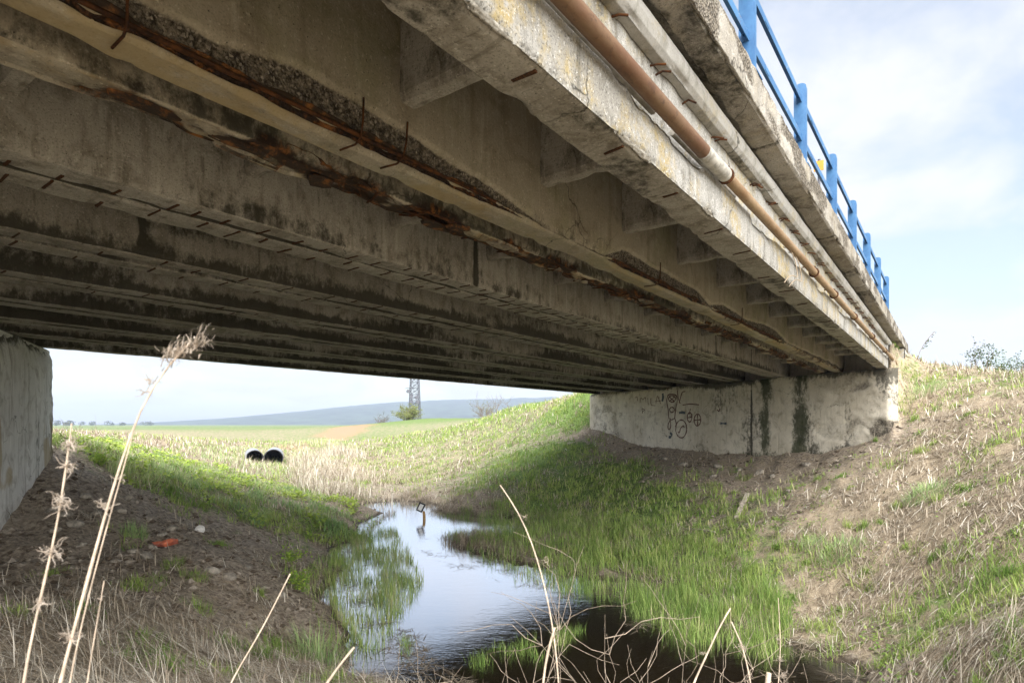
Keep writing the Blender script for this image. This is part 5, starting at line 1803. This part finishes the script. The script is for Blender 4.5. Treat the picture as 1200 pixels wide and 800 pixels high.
# tangles of dead twigs hanging over the dark water
def tangle(label, px0, px1, Z, n, hgt):
    p = P((px0 + px1) / 2, 800, Z)
    p[2] = max(float(height(p[0], p[1])), 0.0)
    root = thing('dead_twigs', label, 'dead plant', tuple(p), 0, 'tangles of dead twigs at the bottom edge')
    mb = MB()
    for k in range(n):
        x0 = rng.uniform((px0 - 600) / FPX * Z, (px1 - 600) / FPX * Z) - p[0]
        y0 = rng.uniform(-.5, .5)
        zz = max(float(height(p[0] + x0, p[1] + y0)), -.05) - p[2]
        d = np.array([rng.normal(0, .55), rng.normal(0, .4), 1.0]); d /= np.linalg.norm(d)
        L = hgt * rng.uniform(.5, 1.25)
        pts = [np.array([x0, y0, zz - .03])]
        for j in range(12):
            d = d + rng.normal(0, .13, 3) + np.array([0, 0, -.03 * (j > 7)]); d /= np.linalg.norm(d)
            pts.append(pts[-1] + d * L / 12)
        mb.tube(pts, np.linspace(.0028, .0010, 13), 5, False)
        for q in range(rng.integers(3, 8)):
            i = rng.integers(5, 12); e = d + rng.normal(0, .8, 3); e /= np.linalg.norm(e)
            br = [pts[i]]
            for j in range(5):
                e = e + rng.normal(0, .3, 3); e /= np.linalg.norm(e); br.append(br[-1] + e * L * .07)
            mb.tube(br, np.linspace(.0024, .0010, 6), 4, False)
    mb.build('twigs', M_twig, root, True)['kind'] = 'stuff'


tangle('tangle of dead twigs at the bottom edge right of the tall bent stalk', 600, 740, 3.3, 20, 1.35)
tangle('tangle of dead twigs at the bottom edge below the dark water', 720, 880, 3.5, 24, 1.35)
tangle('tangle of dead twigs at the bottom edge right of the crumpled stalks', 880, 1010, 3.9, 20, 1.55)
tangle('low dead twigs in the straw at the lower left', 150, 330, 4.2, 30, .28)

# ------------------------------------------------------------------ things lying about
def rock(name, label, p, s, mat, cat='stone', group=None, seed=0, flat=.55):
    n1, n2 = 9, 6
    th = np.linspace(0, 2 * PI, n1, endpoint=False); ph = np.linspace(0, PI, n2)
    T, Q = np.meshgrid(th, ph, indexing='ij')
    d = np.stack([np.cos(T) * np.sin(Q), np.sin(T) * np.sin(Q), np.cos(Q)], -1)
    r_ = .72 + .55 * noise(d[..., 0] * 1.7 + seed, d[..., 1] * 1.7, d[..., 2] * 1.7)
    V = d * r_[..., None] * np.array([s, s * random.uniform(.55, .9), s * flat])
    F = []
    for i in range(n1):
        for j in range(n2 - 1):
            F.append([i * n2 + j, i * n2 + j + 1, ((i + 1) % n1) * n2 + j + 1, ((i + 1) % n1) * n2 + j])
    o = raw_mesh(name, V.reshape(-1, 3), np.zeros((0, 3), int), np.array(F), mat)
    o.location = (p[0], p[1], p[2] + s * flat * .25)
    o.rotation_euler = (random.uniform(-.3, .3), random.uniform(-.3, .3), random.uniform(0, 6))
    return tag(o, label, cat, group)


M_brightstone = simple('white_stone', (0.62, 0.60, 0.56), 0.85, var=.1, scale=10, bump=.5)
rock('stone', 'white stone on the dirt slope right of the orange scrap', gp(234, 625), .12, M_brightstone, seed=3, flat=.9)
for i, (px, py, s) in enumerate(((89, 617, .16), (112, 602, .14), (140, 600, .16), (96, 640, .10), (176, 611, .15), (200, 622, .14), (172, 655, .11), (155, 650, .12), (190, 630, .12), (122, 631, .10), (75, 605, .16), (60, 600, .15),
                                  (250, 672, .16), (268, 678, .14), (135, 660, .10), (290, 668, .10), (215, 618, .12), (100, 585, .15), (148, 585, .14), (178, 642, .10), (330, 700, .11), (64, 622, .12))):
    rock('stone', 'grey stone lying on the bare dirt slope left of the stream', gp(px, py), s, M_stone, 'stone', 'stones on the dirt slope', i * 3.3, .45)
for i, (px, py, s) in enumerate(((800, 545, .22), (842, 548, .20), (890, 556, .24), (905, 560, .18), (945, 548, .20), (866, 553, .16), (925, 577, .12), (965, 582, .13), (780, 538, .22), (835, 560, .15))):
    rock('stone', 'grey stone on the soil below the graffiti abutment', gp(px, py), s, M_stone, 'stone', 'stones below the abutment', 40 + i * 3.3, .4)
# orange scrap
p = gp(194, 640)
mb = MB()
g_ = np.linspace(-1, 1, 9)
A_, B_ = np.meshgrid(g_, g_, indexing='ij')
V = np.stack([A_ * .17 * (1 + .3 * noise(A_ * 2, B_ * 2, 3)), B_ * .10 * (1 + .4 * noise(A_ * 2, B_ * 2, 9)), .025 + .075 * noise(A_ * 2.2 + 5, B_ * 2.2, 1)], -1).reshape(-1, 3)
mb.add(V, grid_faces(9, 9)); mb.add(V * (1, 1, .6) - (0, 0, .012), grid_faces(9, 9, True))
o = mb.build('orange_scrap', M_orange); o.location = p; o.rotation_euler = (0.1, -.1, .5)
tag(o, 'crumpled bright orange scrap lying on the bare dirt slope', 'litter')
# weathered plank on the right bank
a, b = gp(863, 610), gp(876, 581)
d = b - a; Ln = np.linalg.norm(d); d /= Ln
s_ = np.cross(d, (0, 0, 1)); s_ /= np.linalg.norm(s_); up_ = np.cross(s_, d)
pl = MB().box((0, 0, 0), (Ln, .13, .06), R=np.stack([d, s_, up_], 1)).build('plank', M_wood)
pl.location = (a + b) / 2 + up_ * .05
bevel(pl, .012)
tag(pl, 'weathered grey wooden plank lying on the soil below the abutment', 'plank')
a, b = gp(838, 625), gp(800, 622)
MBs = MB().tube([a + (0, 0, .04), (a + b) / 2 + (0, 0, .07), b + (0, 0, .03)], [.025, .022, .015], 6).build('stick', M_wood, None, True)
tag(MBs, 'thin grey stick lying in the green grass left of the plank', 'stick')

# stake with a framed tag in the stream
p = np.array([*wp(497, 608), 0.0])
st = thing('marker_stake', 'short brown wooden stake with a small black framed tag standing in the stream', 'marker', tuple(p))
MB().tube([(0.03, 0, -.5), (0, 0, .16), (-.02, 0, .30)], [.055, .055, .05], 8).build('stake', M_stake, st)
MB().tube([(-.02, 0, .28), (-.10, -.02, .50)], .012, 6).build('wire', M_black, st)
ca, sa = math.cos(.45), math.sin(.45)
Rt = np.array([[ca, 0, sa], [0, 1, 0], [-sa, 0, ca]])
fr = MB()
for cx, cz, sx, sz in ((0, .15, .24, .05), (0, -.15, .24, .05), (-.10, 0, .05, .26), (.10, 0, .05, .26)):
    fr.box(Rt @ np.array([cx, -.01, cz]) + (-.12, -.03, .46), (sx, .03, sz), R=Rt)
fr.build('frame', M_black, st)
MB().box(Rt @ np.array([0, .005, 0]) + (-.12, -.03, .46), (.16, .012, .26), R=Rt).build('plate', M_white, st)

# two black culvert pipes in the valley
for px, lab, rz, rr_ in ((298.5, 'left one of two large black culvert pipes lying in the valley', .44, .56), (320.5, 'right one of two large black culvert pipes lying in the valley', .36, .62)):
    c = P(px, 537, 42)
    root = thing('culvert_pipe', lab, 'pipe', tuple(c), rz, 'black culvert pipes')
    n, kk = 28, 46
    a = np.linspace(0, 2 * PI, n, endpoint=False)
    ys = np.linspace(0, 4.2, kk)
    rad = rr_ + .03 * np.sin(np.arange(kk) * PI / 2 * 2.0) * (np.arange(kk) > 1)
    for nm, rad_, mat_, fl in (('pipe_wall', rad + .03, M_pipegrey, True), ('pipe_lining', rad - .03, M_black, False)):
        V = np.stack([(rad_[:, None] * np.cos(a)[None]).ravel(), np.repeat(ys, n), (rad_[:, None] * np.sin(a)[None]).ravel()], 1)
        i = np.arange(kk - 1)[:, None] * n + np.arange(n)[None]; j = np.arange(kk - 1)[:, None] * n + (np.arange(n)[None] + 1) % n
        F = np.stack([i.ravel(), j.ravel(), (j + n).ravel(), (i + n).ravel()], 1)
        raw_mesh(nm, V, np.zeros((0, 3), int), F if fl else F[:, ::-1], mat_, root, True)
    mb = MB()
    mb.tube(np.stack([(rr_ + .0) * np.cos(np.append(a, a[0])), np.full(n + 1, -.01), (rr_ + .0) * np.sin(np.append(a, a[0]))], 1), .045, 6, False)
    mb.build('rim', M_black, root, True)
    e_ = MB().add(np.vstack([np.stack([rr_ * np.cos(a), np.full(n, 4.0), rr_ * np.sin(a)], 1), [[0, 4.0, 0]]]), [[j, (j + 1) % n, n] for j in range(n)])
    e_.build('dark_disc', M_black, root)  # added black disc standing in for the shade deep inside the pipe

# ------------------------------------------------------------------ far things
# lattice mast
p = P(486, 490, 330); p[2] = height(p[0], p[1]) - 2
mast = thing('lattice_mast', 'steel lattice mast with round antennas rising beyond the far crest', 'mast', tuple(p), .35)
HM, b0, b1 = 40.0, 3.1, 1.7
corner = [(-1, -1), (1, -1), (1, 1), (-1, 1)]
def mc(k, z): 
    w = b0 + (b1 - b0) * z / HM
    return np.array([corner[k % 4][0] * w, corner[k % 4][1] * w, z])
for k in range(4): MB().tube([mc(k, 0), mc(k, HM)], .24, 5).build('leg', M_steel, mast)
mb = MB()
zl = np.linspace(0, HM, 13)
for a, b in zip(zl[:-1], zl[1:]):
    for k in range(4):
        mb.tube([mc(k, a), mc(k + 1, b)], .13, 4, False); mb.tube([mc(k + 1, a), mc(k, b)], .13, 4, False); mb.tube([mc(k, b), mc(k + 1, b)], .13, 4, False)
o = mb.build('lattice', M_steel, mast); o['kind'] = 'stuff'
for z_, sx in ((15.5, -1), (18.6, -1), (18.3, .2), (15.8, .4), (21.5, -1.6)):
    MB().tube([(sx * 2.6, -2.6, z_), (sx * 2.6, -3.6, z_)], 1.0, 14).build('antenna', M_steel, mast, True)
MB().tube([(-5.5, -1, 23.2), (0, -1, 23.8)], .15, 5).build('arm', M_steel, mast)

# the hill
hx = np.linspace(-2300, 1300, 320); hy = np.linspace(1500, 2600, 40)
px_ = 600 + hx / 1900 * FPX
prof = np.interp(px_, [-300, 60, 160, 205, 250, 300, 345, 390, 430, 480, 540, 600, 700, 900, 1100], [0, 0, 1.5, 6, 10, 16, 21, 26, 29, 30.5, 32.5, 34, 36, 34, 20])
HXg, HYg = np.meshgrid(hx, hy, indexing='ij')
ridge = np.sin(np.clip((HYg - 1500) / 900, 0, 1) * PI / 2) ** 1.1 * np.where(HYg > 2400, 1 - (HYg - 2400) / 260, 1)
HZ = prof[:, None] / FPX * 2150 * ridge + (prof[:, None] > .5) * ridge * (9 * (fbm(HXg / 260, HYg / 260, 1, 3) - .5) + 5.0 * (fbm(HXg / 24, HYg / 60, 5, 2) - .35)) + 0.5
hill = raw_mesh('hills', np.stack([HXg.ravel(), HYg.ravel(), HZ.ravel()], 1), np.zeros((0, 3), int), grid_faces(320, 40), M_hill, None, True)
tag(hill, kind='structure')

# far line of trees low on the horizon at the left
n = 5200
cx = rng.uniform(-1150, -560, 60); cy = rng.uniform(760, 1050, 60); ch = rng.uniform(3, 8.5, 60)
i = rng.integers(0, 60, n)
q = rng.normal(0, 1, (n, 3)); q /= np.linalg.norm(q, axis=1)[:, None]; q *= rng.random((n, 1)) ** .33
b = np.stack([cx[i] + q[:, 0] * ch[i] * .8, cy[i] + q[:, 1] * ch[i] * .8, EZ - 2 + ch[i] * (.55 + .5 * q[:, 2])], 1)
d = rng.normal(0, 1, (n, 3)); d /= np.linalg.norm(d, axis=1)[:, None]; w = np.cross(d, rng.normal(0, 1, (n, 3))); w /= np.linalg.norm(w, axis=1)[:, None]
V = np.stack([b, b + d * .9 + w * .7, b + d * 1.8, b + d * .9 - w * .7], 1).reshape(-1, 3)
o = raw_mesh('far_trees', V, np.zeros((0, 3), int), np.arange(n * 4).reshape(-1, 4), M_farleaf)
set_attr(o, 'tint', np.repeat(rng.random(n), 4))
o['kind'] = 'stuff'

# ------------------------------------------------------------------ air
hz = MB().box((0, 0, 45), (6200, 6200, 100)).build('haze', M_black)
hz['kind'] = 'stuff'
hm = bpy.data.materials.new('haze'); hm.use_nodes = True
t_ = hm.node_tree; t_.nodes.clear()
ho = t_.nodes.new('ShaderNodeOutputMaterial'); hv = t_.nodes.new('ShaderNodeVolumePrincipled')
hv.inputs['Color'].default_value = (0.66, 0.77, 1.0, 1)
hv.inputs['Density'].default_value = 0.00038
hv.inputs['Anisotropy'].default_value = 0.2
t_.links.new(hv.outputs[0], ho.inputs['Volume'])
hz.data.materials.clear(); hz.data.materials.append(hm)
